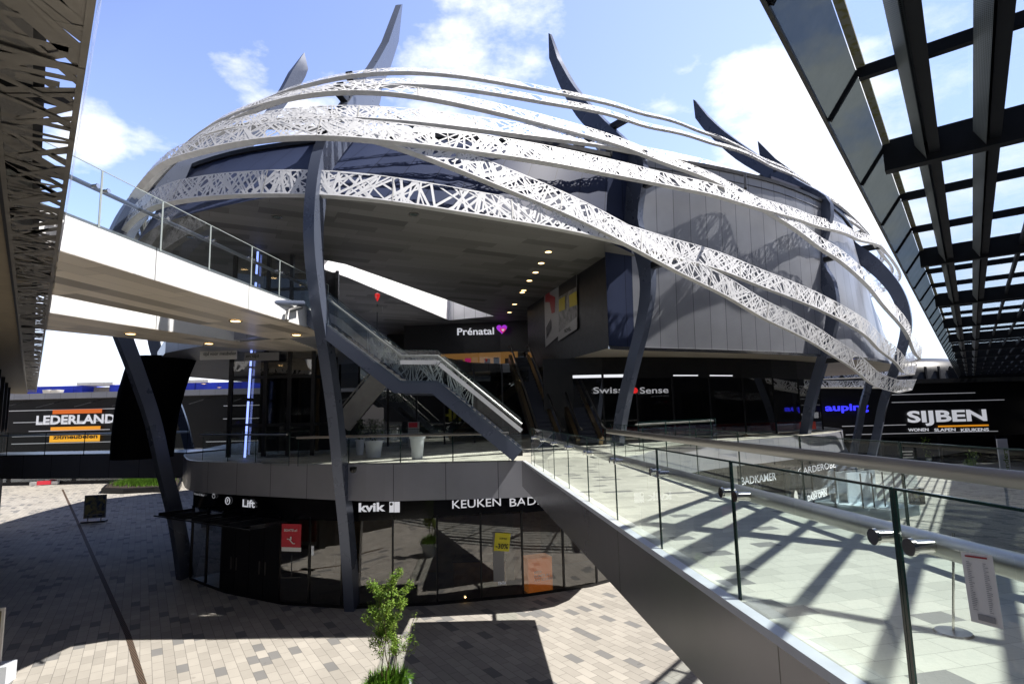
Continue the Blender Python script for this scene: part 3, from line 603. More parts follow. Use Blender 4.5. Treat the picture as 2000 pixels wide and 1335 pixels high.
RB = {
 'R1': [(252, 340), (297, 310), (350, 276), (406, 244), (490, 204), (546, 181), (600, 163), (650, 153), (715, 144), (800, 140), (880, 145), (950, 156), (1020, 170), (1085, 181), (1150, 194), (1225, 211), (1300, 231), (1406, 268), (1455, 292), (1542, 333), (1591, 368), (1653, 402), (1707, 440)],
 'R2': [(250, 352), (297, 318), (350, 286), (406, 258), (490, 218), (546, 193), (600, 182), (679, 173), (740, 167), (810, 166), (880, 171), (950, 180), (1010, 191), (1072, 203), (1130, 212), (1195, 224), (1303, 255), (1406, 284), (1470, 306), (1542, 340), (1600, 376), (1653, 412), (1707, 450)],
 'R3': [(378, 262), (440, 233), (500, 212), (560, 196), (620, 186), (675, 184), (768, 184), (862, 201), (950, 219), (1037, 240), (1125, 264), (1190, 281), (1249, 300), (1315, 327), (1373, 348), (1440, 381), (1505, 420), (1571, 463), (1632, 504), (1674, 541), (1711, 578), (1748, 624), (1777, 669), (1791, 698)],
 'R4': [(300, 330), (340, 292), (378, 270), (420, 252), (480, 238), (540, 230), (602, 227), (650, 228), (705, 231), (810, 236), (915, 249), (1020, 261), (1125, 275), (1195, 285), (1300, 303), (1356, 317), (1406, 327), (1455, 346), (1529, 372), (1591, 397), (1653, 424), (1707, 455), (1745, 484)],
 'R5': [(235, 376), (264, 354), (297, 336), (340, 321), (385, 308), (455, 290), (525, 281), (595, 275), (670, 278), (740, 284), (810, 292), (915, 303), (1037, 319), (1160, 343), (1275, 361), (1365, 381), (1455, 405), (1521, 424), (1595, 447), (1665, 469), (1744, 503), (1778, 528)],
 'R6': [(240, 362), (300, 316), (350, 286), (400, 264), (455, 250), (525, 245), (602, 248), (660, 256), (725, 270), (792, 291), (880, 327), (950, 355), (1034, 390), (1142, 434), (1195, 464), (1286, 510), (1365, 552), (1447, 595), (1488, 620), (1571, 661), (1632, 697), (1687, 738), (1729, 762), (1752, 768)],
 'R9': [(190, 446), (215, 431), (245, 416), (280, 402), (315, 391), (365, 383), (420, 378), (505, 376), (595, 377), (670, 379), (740, 385), (845, 403), (950, 420), (1020, 430), (1125, 450), (1188, 464), (1300, 494), (1398, 521), (1488, 556), (1571, 589), (1632, 615), (1674, 640), (1715, 673), (1748, 702), (1768, 730)],
}
RBL = {}
def ribbon(key, wdt, lift, dens, seed, lab, zb=11.5):
    H = [march(*p) for p in RB[key]]
    ph = np.array([h[0] for h in H]); zz = np.array([h[1] for h in H]); miss = [p for p, h in zip(RB[key], H) if not h[2]]
    o = np.argsort(ph); ph, zz = ph[o], zz[o]
    keep = np.concatenate([[True], np.diff(ph) > .004]); ph, zz = ph[keep], zz[keep]
    p0, p1 = ph[0], ph[-1]; gap = p0+2*math.pi-p1
    sl1 = np.clip((zz[-1]-zz[-3])/(ph[-1]-ph[-3]), -14, 4); sl0 = 0
    q = np.linspace(0, 1, 24)[1:-1]
    end1 = zz[-1]+(sl1*gap*.06); 
    zback = zz[-1]*(1-q)**2+zz[0]*q**2+2*q*(1-q)*zb
    P = np.concatenate([ph, p1+gap*q, [p0+2*math.pi]]); Z = np.concatenate([zz, zback, [zz[0]]])
    g = np.linspace(p0, p0+2*math.pi, 721); zg = np.interp(g, P, Z); k = np.exp(-np.linspace(-2, 2, 29)**2); k /= k.sum()
    zg = np.convolve(np.concatenate([zg[-15:-1], zg, zg[1:15]]), k, 'valid')
    low = np.array([shell(a, z) for a, z in zip(g, zg)]); u = np.concatenate([[0], np.cumsum(np.linalg.norm(np.diff(low, axis=0), axis=1))]); U = u[-1]
    zt = np.linspace(-1, 29, 400); kt = kz(zt); arc = np.concatenate([[0], np.cumsum(np.hypot(np.diff(zt), 30*np.diff(kt)))])
    def Q(uu, v, n=0.0):
        v = v*float(np.interp(np.interp(uu, u, zg), [15.5, 17.5, 20, 22.5], [1, .80, .52, .40]))
        a = np.interp(uu, u, g); z0 = np.interp(uu, u, zg); e = .25
        a2 = np.interp(uu+e, u, g); a1 = np.interp(uu-e, u, g); z2 = np.interp(uu+e, u, zg); z1 = np.interp(uu-e, u, zg)
        A, Bq = shell(a1, z1), shell(a2, z2); tg = Bq-A; tg /= np.linalg.norm(tg)
        Cq = shell(a, z0+.05)-shell(a, z0); Cq /= np.linalg.norm(Cq)
        mr = Cq-tg*(Cq@tg); mr /= max(.2, np.linalg.norm(mr)); nr = np.cross(tg, mr); nr /= np.linalg.norm(nr)
        return shell(a, z0)+mr*v+nr*(n+lift)*1.0
    m_ = MB(); pattern(m_, Q, U, wdt, dens, seed, wid=(.055, .10), maxs=1.7)
    for v0, v1 in ((0, .05), (wdt-.045, wdt)):
        for x in np.arange(0, U-.01, .5):
            y = min(x+.5, U); j = .0 if v0 == 0 else .02*math.sin(x*9.7); m_.face((Q(x, v0+j, .021), Q(y, v0+j, .021), Q(y, v1, .021), Q(x, v1, .021)))
    # thin flange edge and the tabs of the upper edge
    band = m_.build('facade_band', 'white', B, label=lab)
    f_ = MB(); us = np.arange(0, U+.5, .6); pr = []
    for x in us:
        x = min(x, U); a = Q(x, 0); nr = Q(x, 0, 1.0)-a; dp = float(np.interp(np.interp(x, u, zg), [17, 22], [.24, .13])); pr.append((a+nr*.01, a-nr*dp, a-nr*dp+UPZ*.03, a+nr*.01+(Q(x, .05)-a)))
    for r0, r1 in zip(pr[:-1], pr[1:]):
        for k_ in range(4): f_.quad(r0[k_], r0[(k_+1) % 4], r1[(k_+1) % 4], r1[k_])
    for x in np.arange(1.5, U, 4.6):
        f_.quad(Q(x, 0, .03), Q(x+.045, 0, .03), Q(x+.045, wdt, .03), Q(x, wdt, .03))
    f_.build('flange', 'flange', band, smooth=True)
    RBL[key] = (Q, u, g, zg, band); return miss
LABB = {'R1': 'uppermost white perforated band against the sky', 'R2': 'second white perforated band from the top', 'R3': 'white perforated band falling from the top across the fat main band', 'R4': 'white perforated band meeting the third band', 'R5': 'broad main perforated band over the navy wall', 'R6': 'perforated band crossing down to the lowest tip on the right', 'R9': 'lowest perforated band along the ceiling edge'}
for i, (key, wd, lf, dn) in enumerate((('R1', .85, .0, 9.5), ('R2', .85, .03, 9.5), ('R3', .95, .10, 11.5), ('R4', .95, -.06, 11.5), ('R5', 1.0, .24, 12), ('R6', .95, .03, 12), ('R9', .95, -.14, 12))):
    ms = ribbon(key, wd, lf, dn, 30+i, LABB[key], {'R1': 18, 'R2': 18, 'R4': 17, 'R5': 16, 'R3': 12}.get(key, 11)); print('band', key, 'missed', ms)
# brackets between fins and bands
for (b, n, tt, tz) in COLS:
    n = np.array([n[0], n[1], 0.0]); n /= np.linalg.norm(n); C = np.array(cr([(p[0], p[1]) for p in SP], 6))
    for key, (Q, u, g, zg, band) in RBL.items():
        best = None
        for uu in np.linspace(0, u[-1], 900):
            p = Q(uu, .4); v = p[:2]-np.array(b); off = abs(v[0]*-n[1]+v[1]*n[0])
            if v@n[:2] > -9 and (best is None or off < best[0]): best = (off, p, v@n[:2], Q(uu, 0)-p)
        off, p, tq, dn_ = best
        if off > .5: continue
        tz_ = np.interp(p[2], C[:, 1], C[:, 0]); q = np.array([b[0], b[1], 0])+n*(tz_-.15)+UPZ*p[2]
        if np.linalg.norm(q-p) < 4: MB().bar(p-n*.05, q-n*.2, .28, .3).build('bracket', 'dark', band)
# glass shell pieces: black tapered pier at the left, diagonal struts on the roof
def loft(rows, name, m_, par, smooth=True):
    mm = MB()
    for r0, r1 in zip(rows[:-1], rows[1:]):
        for k in range(len(r0)): mm.quad(r0[k], r0[(k+1) % len(r0)], r1[(k+1) % len(r0)], r1[k])
    mm.face(rows[0][::-1]); mm.face(rows[-1]); return mm.build(name, m_, par, smooth=smooth)
rows = []
for z, xl, xr in ((5.4, 236, 333), (6.5, 236, 335), (7.6, 238, 340), (8.7, 242, 350), (9.6, 250, 360), (10.4, 258, 372)):
    y = 29.0; a = xl; X0 = PY(a, 800, y)[0]; X1 = PY(xr, 800, y)[0]; c = (X0+X1)/2; h = (X1-X0)/2
    rows.append([(c+h*math.cos(t), y+1.6*math.sin(t), z) for t in np.linspace(0, 2*math.pi, 16, endpoint=False)])
loft(rows, 'stair_tower', 'mesh', B)
for a, b in (((735, 205), (812, 252)), ((1105, 275), (1085, 300)), ((1165, 285), (1180, 310)), ((1455, 340), (1456, 368))):
    MB().bar(PY(*a, 27.5), PY(*b, 26.5), .12, .12).build('roof_strut', 'dark', B)
# ================================================================ NEAR FOOTBRIDGE
XL = lambda y: .40+(18.98-y)*.0975
XR = lambda y: 4.72+(7.6-y)*.065
br = thing('footbridge', 'paved footbridge with dark grey side panels leading to the domed building', 'footbridge', (2, 8, 0))
yy = [20.6, 15, 10, 5, 0, -8]
MB().prism([(XL(y), y) for y in yy]+[(XR(y), y) for y in yy[::-1]], 4.58, 5.44).build('bridge_deck', 'bridgefascia', br)
MB().prism([(XL(y)+.1, y) for y in yy]+[(XR(y)-.02, y) for y in yy[::-1]], 5.44, 5.5).build('paving', 'decktile', br)
mb = MB(); mb.bar((XL(20.3)+.05, 20.3, 5.47), (XL(-8)+.05, -8, 5.47), .11, .07); mb.build('edge_strip', 'strip_metal', br)
def railing(name, label, cat, A, Bp, joints, side, zb=5.42, zt=6.65, rail_z=6.37, rail=(.055, .14), railmat='steel', group=None, studs=True, rail_lateral=.13, edge='edge'):
    """glass balustrade along a straight plan line; joints are distances from A; side = +1 rail on the left of A->B"""
    A = np.array([*A, 0.0]) if len(A) == 2 else np.array(A, float); Bp = np.array([*Bp, 0.0]) if len(Bp) == 2 else np.array(Bp, float)
    d = Bp-A; L = math.hypot(d[0], d[1]); slope = d[2]/L; d2 = np.array([d[0]/L, d[1]/L, 0]); sd = np.array([-d2[1], d2[0], 0])*side
    t = thing(name, label, cat, (A[0], A[1], A[2]+zb), group)
    P = lambda s_, z: A+d2*s_+UPZ*(slope*s_+z)
    js = [0]+list(joints)+[L]
    for a, b in zip(js[:-1], js[1:]):
        m_ = MB(); g0 = .012; m_.quad(P(a+g0, zb), P(b-g0, zb), P(b-g0, zt), P(a+g0, zt)); p = m_.build('glass_pane', 'glass', t)
        e = MB(); e.bar(P(a+g0, zt), P(b-g0, zt), .018, .014); e.bar(P(a+g0, zb), P(a+g0, zt), .02, .012, sd); e.bar(P(b-g0, zb), P(b-g0, zt), .02, .012, sd); e.build('pane_edge', edge, p)
    o = sd*rail_lateral
    if name == 'glass_railing' and rail[1] > .16:
        h_ = MB(); w0, w1 = rail[0]/2, rail[1]/2; prof_ = [(-w0, -w1+.02), (-w0+.015, -w1), (w0-.015, -w1), (w0, -w1+.02), (w0, w1-.02), (w0-.015, w1), (-w0+.015, w1), (-w0, w1-.02)]
        for a_, b_ in zip(prof_, prof_[1:]+prof_[:1]):
            h_.quad(P(0, rail_z+a_[1])+o+sd*a_[0], P(L, rail_z+a_[1])+o+sd*a_[0], P(L, rail_z+b_[1])+o+sd*b_[0], P(0, rail_z+b_[1])+o+sd*b_[0])
        h_.build('handrail', railmat, t, smooth=True)
    else: MB().tube([P(0, rail_z)+o, P(L, rail_z)+o], 1.0, 16, (rail[0]/1.0, rail[1]/2)).build('handrail', railmat, t, smooth=True)
    if studs:
        for j in joints:
            for q in (-.13, .13):
                c = P(j+q, rail_z+.0)
                MB().tube([c-sd*.05, c-sd*.03, c-sd*.029, c+sd*(rail_lateral-.02)], [.045, .047, .036, .034], 16).build('stud', 'steellight', t, smooth=True)
    return t
jn = [3.2+1.87*k for k in range(0, 9)]
A0, B0 = (XL(18.9)+.13, 18.9), (XL(-2)+.13, -2.0)
railing('glass_railing', 'clear glass railing on the near edge of the footbridge, with paired round steel studs', 'railing', A0, B0, sorted([(18.9-y)*1.0047 for y in jn+[1.33, -.54]]), +1, zb=5.4, rail=(.05, .125))
railing('glass_railing', 'clear glass railing on the far edge of the footbridge with broad satin handrail', 'railing', (XR(22.5), 22.5), (XR(-2), -2.0), [(22.5-y) for y in (20.3, 18.1, 15.9, 13.7, 11.5, 9.3, 7.1, 4.9, 2.7)], -1, railmat='steelwarm', rail=(.075, .17), studs=False, rail_z=6.38)
# rim railings of the level-one deck
railing('glass_railing', 'low glass railing with flat handrail on the deck edge left of the staircase foot', 'railing', (-13.9, 25.7), (-8.7, 22.3), [2, 4], -1, zb=5.35, rail_z=6.55, rail=(.04, .07), studs=False)
railing('glass_railing', 'glass railing with pale flat handrail in front of the white pots', 'railing', (-8.3, 22.1), (-.2, 21.5), [2, 4, 6], -1, zb=5.35, rail_z=6.43, rail=(.05, .10), railmat='steelwarm', studs=False)
railing('glass_railing', 'glass railing along the deck in front of the bed shop', 'railing', (5.3, 24.5), (10.5, 29.9), [2.3*k for k in range(1, 4)], 1, zb=5.35, rail_z=6.55, rail=(.05, .09), studs=False)

# ================================================================ UPPER BRIDGES AT THE LEFT
d_ = np.array([-.64, .77])
EDG = [PZ(*p, 10.0)[:2] for p in ((153, 228), (117, 450), (90, 600), (78, 720))]
b1r = [PZ(112, 488, 10.25)[:2], PZ(400, 578, 10.25)[:2], PZ(640, 652, 10.25)[:2]]
b1l = [PZ(95, 574, 10.25)[:2], PZ(530, 661, 10.25)[:2]]
b1 = thing('upper_footbridge', 'white sided upper footbridge overhead with boarded underside, nearest the viewer', 'footbridge', (*b1r[1], 10.25))
a_, c_ = np.array(b1r[0]), np.array(b1r[2]); dr = (c_-a_)/np.linalg.norm(c_-a_); s0 = a_-dr*1.2
pts = [tuple(s0), tuple(b1r[1]), tuple(c_+dr*.2), (b1l[1][0], b1l[1][1]+.4), tuple(b1l[0]), tuple(np.array(b1l[0])-dr*3)]
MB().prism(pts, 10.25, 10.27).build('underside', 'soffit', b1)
mb = MB(); mb.wall([tuple(s0), tuple(b1r[1]), tuple(c_+dr*.2)], 10.25, 11.0); mb.build('side_panel', 'bridgewhite', b1)
mb = MB(); mb.prism([(x-.05, y) for x, y in pts], 10.27, 10.98); mb.build('slab', 'fascia', b1)
q = PZ(575, 590, 10.5)
B2R = [PZ(86, 609, 10.25)[:2], PZ(241, 634, 10.25)[:2], PZ(469, 668, 10.25)[:2], PZ(560, 660, 10.25)[:2]]
B2L = [PZ(80, 643, 10.25)[:2], PZ(170, 652, 10.25)[:2], PZ(378, 673, 10.25)[:2]]
b2 = thing('upper_footbridge', 'second upper footbridge behind the first, half shaded grey side above the leaning black tower', 'footbridge', (*B2R[1], 10.25))
MB().prism([tuple(p) for p in B2R]+[(-9, 28)]+[tuple(p) for p in B2L[::-1]], 10.25, 10.27).build('underside', 'soffit', b2)
MB().prism([tuple(np.array(p)-(.03, 0)) for p in B2R]+[(-9, 28)]+[tuple(p) for p in B2L[::-1]], 10.27, 10.98).build('slab', 'fascia', b2)
mb = MB(); mb.wall([tuple(p) for p in B2R], 10.25, 11.0); mb.build('side_panel', 'bridgewhite', b2)
# railing on bridge one: joints seen at these columns of the picture
zr = 12.1
def along(px, py, z=11.0): p = PZ(px, py, z)[:2]; return float((p-s0)@dr)
jj = sorted(along(x, y) for x, y in ((182, 440), (298, 487), (390, 524), (465, 556), (527, 577)))
Lr = float((c_-s0)@dr)
railing('glass_railing', 'tall glass railing with steel tube on the white upper footbridge', 'railing', (*s0, 0), (*(s0+dr*Lr), 0), jj, +1, zb=10.95, zt=zr+.02, rail_z=11.75, rail=(.05, .09), rail_lateral=.12, edge='edgelight')
railing('glass_railing', 'glass railing on the far side of the white upper footbridge', 'railing', (*(np.array(b1l[0])-dr*2), 0), (b1l[1][0], b1l[1][1], 0), [2.2, 4.4, 6.6, 8.8], -1, zb=10.98, zt=12.0, rail_z=11.7, rail=(.04, .08), studs=False)
# steel arms holding the bridge to the fin
am = thing('bridge_arm', 'short round steel arms tying the white upper footbridge to the central fin', 'bracket', tuple(PY(560, 592, 18.0)))
MB().tube([PY(516, 590, 17.0), PY(592, 592, 18.6)], .09, 12).build('arm', 'fin', am, smooth=True)
MB().tube([PY(560, 625, 17.6), PY(563, 607, 17.8), PY(588, 600, 18.6)], .07, 12).build('arm', 'steel', am, smooth=True)

# ================================================================ STAIRCASE level one to level two
st = thing('staircase', 'dark blue staircase with glass sides and mid landing, rising left from the footbridge', 'staircase', (-1, 20, 5.5))
YN, YF = 19.35, 21.4
SB = [PY(*p, YN) for p in ((1014, 905), (1002, 900), (843, 768), (769, 767), (627, 656), (596, 632))]
ST = [PY(*p, YN) for p in ((1034, 888), (1020, 878), (855, 743), (783, 743), (627, 622), (596, 598))]
for nm, y in (('stringer', YN), ('stringer', YF)):
    m_ = MB()
    for i in range(5):
        if i == 0: continue
        a, b, c, e = SB[i], SB[i+1], ST[i+1], ST[i]
        f = lambda p, yy_: (p[0], yy_, p[2])
        for yy_ in (y, y+.12): m_.quad(f(a, yy_), f(b, yy_), f(c, yy_), f(e, yy_))
        m_.quad(f(e, y), f(c, y), f(c, y+.12), f(e, y+.12)); m_.quad(f(a, y), f(b, y), f(b, y+.12), f(a, y+.12))
    m_.quad(f(SB[1], y), f(ST[1], y), f(ST[1], y+.12), f(SB[1], y+.12)); m_.build(nm, 'fin', st)
def steps(p0, p1, n):
    m_ = MB()
    for k in range(n):
        x = p0[0]+(p1[0]-p0[0])*(k+.5)/n; z = p0[2]+(p1[2]-p0[2])*(k+1)/n
        m_.box((x, (YN+YF)/2+.06, z-.19-abs(p1[2]-p0[2])/n/2), (abs(p1[0]-p0[0])/n+.03, YF-YN-.14, abs(p1[2]-p0[2])/n+.03))
    return m_
steps(ST[1], ST[2], 15).build('tread', 'tread', st); steps(ST[3], ST[5], 16).build('tread', 'tread', st)
MB().box(((ST[2][0]+ST[3][0])/2, (YN+YF)/2+.06, ST[2][2]-.2), (abs(ST[2][0]-ST[3][0]), YF-YN-.14, .08)).build('landing', 'tread', st)
for y, gname in ((YN-.04, 'near'), (YF+.16, 'far')):
    ln = [(p[0], y, p[2]-.08) for p in ST[1:]]
    for i in range(4):
        a, b = np.array(ln[i]), np.array(ln[i+1]); n = 1 if i in (1, 3) else 3
        for k in range(n):
            p, q = a+(b-a)*k/n, a+(b-a)*(k+1)/n; m_ = MB(); m_.quad(p, q, q+UPZ*1.12, p+UPZ*1.12); gp = m_.build('glass_pane', 'glass', st)
            MB().bar(p+UPZ*1.12, q+UPZ*1.12, .016, .012).build('pane_edge', 'edge', gp)
    hr = [np.array(p)+UPZ*.93+np.array([0, .1 if gname == 'near' else -.1, 0]) for p in ln]
    MB().tube(hr, 1.0, 12, (.045, .045)).build('handrail', 'steel', st, smooth=True)
    if gname == 'far':
        m_ = MB()
        for i in (0, 1, 2, 3):
            a, b = np.array(ln[i]), np.array(ln[i+1]); L_ = float(np.linalg.norm(b-a)); dd = (b-a)/L_
            if i in (3,): continue
            if i == 0: a = a+dd*L_*.62; L_ *= .38
            if i == 2: L_ *= .62
            Qf = lambda u, v, n=0., a=a, dd=dd: a+dd*u+UPZ*(v+.02)+np.array([0, -.02-n, 0])
            pattern(m_, Qf, L_, 1.05, 24, 90+i, wid=(.018, .04), seg=1, maxs=2.0)
        m_.build('printed_lines', 'frit', st)
m_ = MB(); pr_ = [np.array((p[0], YN-.1, p[2]+.62)) for p in ST[1:4]]
m_.bar(pr_[0], pr_[1], .05, .14); m_.bar(pr_[1], pr_[2], .05, .14); m_.build('painted_sunlit_bar', 'bridgewhite', st)  # white bar painted in for the sun catching the rail
# lower flight seen behind, going up to the left of the lobby
s2 = thing('staircase', 'pale rear staircase rising to the right behind the central fin, left of the white pots', 'staircase', (-8, 27, 5.5))
a, b = PY(668, 830, 27), PY(740, 742, 27)
m_ = MB(); m_.bar(a, b, .2, .9); m_.build('stringer', 'concrete', s2); MB().bar(a+UPZ*.9, b+UPZ*.9, .05, .06).build('handrail', 'steel', s2)

# ================================================================ ESCALATORS
def escalator(x0, y0, x1, y1, label):
    e = thing('escalator', label, 'escalator', (x0, y0, 5.5), 'escalators under the ceiling')
    a, b = np.array([x0, y0, 5.55]), np.array([x1, y1, 11.0]); d = (b-a); L = np.linalg.norm(d); d /= L
    h = np.array([x1-x0, y1-y0, 0]); h /= np.linalg.norm(h); sd = np.array([h[1], -h[0], 0]); n = 26; m_ = MB()
    for k in range(n):
        c = a+(b-a)*(k+.5)/n; m_.frame(c, h, sd, UPZ, .42, 1.0, .21)
    m_.build('steps', 'step', e)
    for s_ in (-1, 1):
        o = sd*s_*.62; nrm = np.cross(sd, d); nrm *= np.sign(nrm[2])
        m_ = MB(); m_.bar(a+o, b+o, .22, .5); m_.build('skirt', 'bronze', e)
        m_ = MB(); m_.quad(a+o+nrm*.2, b+o+nrm*.2, b+o+nrm*.95, a+o+nrm*.95); m_.build('glass_side', 'glass', e)
        m_ = MB(); m_.tube([a+o+nrm*.95-h*.7-UPZ*.1, a+o+nrm*.95, b+o+nrm*.95, b+o+nrm*.9+h*.8], .055, 8); m_.build('handrail', 'rubber', e, smooth=True)
    MB().bar(a-UPZ*.5, b-UPZ*.5, 1.3, .5).build('underside', 'dark', e)
escalator(1.75, 30, .45, 39.4, 'escalator with dark steps leading up to the purple heart sign')
escalator(3.9, 30, 3.0, 39.4, 'escalator half hidden beside the dark pillar, right of the other one')

# ================================================================ LIFT TOWER
lt = thing('lift_tower', 'dark glazed lift tower with a vertical blue light strip', 'lift', (-9.5, 27.5, 5.5))
lx0, lx1, ly0, ly1 = -13.0, -9.2, 26.2, 29.5
for x, y in ((lx0, ly0), (-11.4, ly0), (-10.3, ly0), (lx1, ly0), (lx0, ly1), (lx1, ly1)): MB().box((x, y, 10.2), (.16, .16, 9.4)).build('post', 'dark', lt)
for z in (6.9, 9.1, 11.2, 13.2):
    m_ = MB(); m_.bar((lx0, ly0, z), (lx1, ly0, z), .1, .14); m_.bar((lx1, ly0, z), (lx1, ly1, z), .1, .14); m_.build('beam', 'dark', lt)
for x0, x1 in ((lx0, -11.4), (-11.4, -10.3), (-10.3, lx1)):
    m_ = MB(); m_.quad((x0, ly0-.02, 5.6), (x1, ly0-.02, 5.6), (x1, ly0-.02, 14.9), (x0, ly0-.02, 14.9)); m_.build('glass_pane', 'shopglass', lt)
MB().box((-11, 28, 8), (1.5, 1.6, 2.3)).build('lift_car', 'blackgloss', lt)
MB().box((-9.8, 28.6, 10.2), (.15, .15, 9.3)).build('guide_rail', 'bronze', lt)
MB().box((-11.1, 29.6, 10.2), (3.8, .1, 9.3)).build('rear_panel', 'interiordark', lt)
pA, pB = PY(478, 893, 26), PY(505, 470, 26)
for t0, t1 in ((0, .14), (.15, .25), (.265, .40), (.41, .52), (.64, .80), (.84, .97)): MB().bar(pA+(pB-pA)*t0, pA+(pB-pA)*t1, .07, .07).build('light_strip', 'strip', lt)

# ================================================================ CANOPY OVER THE RIGHT
ZC = 10.5
e0 = PZ(1497, 0, ZC)[:2]; e1 = PZ(1767, 530, ZC)[:2]; u_ = (e1-e0)/np.linalg.norm(e1-e0); v_ = np.array([u_[1], -u_[0]])
base_s = float((PZ(1685, 357, ZC)[:2]-e0)@u_); step = float((PZ(1767, 532, ZC)[:2]-e0)@u_)-base_s
CP = lambda s_, t_, z: np.array([*(e0+u_*s_+v_*t_), z])
cn = thing('canopy', 'dark steel and glass canopy overhead at the right, running away from the viewer', 'canopy', (*CP(10, 0, 0)[:2], ZC))
mains = [base_s+step*k for k in range(-1, 12)]; s_end = mains[-1]
RW = [.95+.66*1.0*k for k in range(0, 13)]
zT = ZC+.5
for s_ in mains: MB().bar(CP(s_, .34, ZC+.30), CP(s_, 9.2, ZC+.30), .18, .46).build('main_beam', 'canopy', cn)
for a, b in zip(mains[:-1], mains[1:]):
    for k in (1, 2): 
        s_ = a+(b-a)*k/3; MB().bar(CP(s_, .36, ZC+.42), CP(s_, 9.2, ZC+.42), .09, .14).build('purlin', 'canopy', cn)
for k, t_ in enumerate(RW):
    m_ = MB(); wr_, hr_ = (.13, .2) if k < 2 else (.07, .13); m_.bar(CP(mains[0], t_, ZC+.36-hr_/2), CP(s_end, t_, ZC+.36-hr_/2), wr_, hr_); rf = m_.build('rafter', 'canopy', cn)
    if k < 2:
        L = s_end-mains[0]; m_ = MB()
        m_.quad(CP(mains[0], t_-.10, ZC+.10), CP(s_end, t_-.10, ZC+.10), CP(s_end, t_-.22, ZC+.34), CP(mains[0], t_-.22, ZC+.34), 0, L, 0, .3); m_.quad(CP(mains[0], t_-.22, ZC+.34), CP(s_end, t_-.22, ZC+.34), CP(s_end, t_-.05, ZC+.35), CP(mains[0], t_-.05, ZC+.35), 0, L, 0, .17); m_.build('perforated_tray', 'perf', rf)
for a, b in zip(mains[:-1], mains[1:]):
    m_ = MB(); m_.quad(CP(a, .35, zT+.06), CP(b, .35, zT+.06), CP(b, 9.2, zT+.06), CP(a, 9.2, zT+.06)); m_.build('glass_pane', 'roofglass', cn)
    for k in range(3):
        s0_, s1_ = a+(b-a)*k/3+.03, a+(b-a)*(k+1)/3-.03
        m_ = MB(); m_.quad(CP(s0_, 0, ZC-.02), CP(s1_, 0, ZC-.02), CP(s1_, .34, ZC+.46), CP(s0_, .34, ZC+.46)); m_.build('edge_panel', 'dustyglass', cn)
        MB().bar(CP(s1_+.03, .02, ZC-.03), CP(s1_+.03, .36, ZC+.46), .05, .05).build('edge_bracket', 'canopy', cn)
MB().bar(CP(mains[0], -.01, ZC-.03), CP(s_end, -.01, ZC-.03), .04, .05).build('edge_trim', 'dark', cn)
MB().bar(CP(mains[0], .39, ZC+.50), CP(s_end, .39, ZC+.50), .09, .05).build('edge_gutter', 'lichen', cn)
MB().frame((CP(s_end+.4, 0, 0)+CP(s_end+.4, 12, 0))/2+UPZ*9.6, (*v_, 0), (*u_, 0), UPZ, 14, .5, 4.5).build('end_panel', 'canopy', cn)
# building that carries it
rb = thing('shop_building', 'dark shop building along the right under the glass canopy', 'building', (*CP(30, 9.5, 0)[:2], 0))
m_ = MB(); m_.wall([tuple(CP(-8, 9.3, 0)[:2]), tuple(CP(s_end, 9.3, 0)[:2])], 0, 17.5); m_.build('wall', 'black', rb)  # wall raised out of view so its shadow reaches deck and plaza
m_ = MB(); m_.quad(CP(-8, 9.3, 17.5), CP(s_end, 9.3, 17.5), CP(s_end, 20, 17.5), CP(-8, 20, 17.5)); m_.quad(CP(s_end, 9.3, 0), CP(s_end, 20, 0), CP(s_end, 20, 17.5), CP(s_end, 9.3, 17.5)); m_.build('roof', 'dark', rb)
for k in range(9):
    s_ = 12+6*k; m_ = MB(); m_.quad(CP(s_, 9.27, 5.9), CP(s_+5.6, 9.27, 5.9), CP(s_+5.6, 9.27, 8.9), CP(s_, 9.27, 8.9)); m_.build('window', 'blueglass', rb)
m_ = MB(); m_.prism([tuple(CP(14, 5.8, 0)[:2]), tuple(CP(s_end, 5.8, 0)[:2]), tuple(CP(s_end, 9.2, 0)[:2]), tuple(CP(14, 9.2, 0)[:2])], 4.7, 5.5); m_.build('walkway', 'fascia', rb)

# ================================================================ LEFT BUILDING WITH PERFORATED SCREEN
EA = np.array(EDG[0]); EZ = np.array(EDG[3]); eu = (EZ-EA)/np.linalg.norm(EZ-EA); ev = np.array([-eu[1], eu[0]])
if ev[0] > 0: ev = -ev
LP = lambda s_, t_, z: np.array([*(EA+eu*s_+ev*t_), z])
lb = thing('shop_building', 'shop building at the far left with perforated metal screen under its eaves', 'building', (*LP(10, 2, 0)[:2], 0))
LT = 62
m_ = MB(); pattern(m_, lambda u, v, n=0.: LP(u-4.5, v, 10.0-n), LT, .60, 13, 5, wid=(.06, .13), seg=1, maxs=1.6); 
for s_ in (0, .56): m_.quad(LP(-4.5, s_, 9.97), LP(LT-4.5, s_, 9.97), LP(LT-4.5, s_+.05, 9.97), LP(-4.5, s_+.05, 9.97))
for k in range(40): m_.quad(LP(k*1.5-4, 0, 9.965), LP(k*1.5-3.93, 0, 9.965), LP(k*1.5-3.93, .6, 9.965), LP(k*1.5-4, .6, 9.965))
m_.build('screen_underside', 'screen', lb)
m_ = MB(); pattern(m_, lambda u, v, n=0.: LP(u-4.5, -.01-.07*v-n, 10.0+v), LT, 1.2, 9, 6, wid=(.10, .2), seg=1, maxs=1.0); m_.build('screen_face', 'screenwhite', lb)
m_ = MB()
for k in range(30): m_.bar(LP(k*2-4, .05, 10.12), LP(k*2-4, .62, 10.12), .06, .12)
m_.bar(LP(-4.5, .3, 10.2), LP(LT-4.5, .3, 10.2), .08, .1); m_.bar(LP(-4.5, .62, 10.1), LP(LT-4.5, .62, 10.1), .06, .25); m_.build('screen_frame', 'dark', lb)
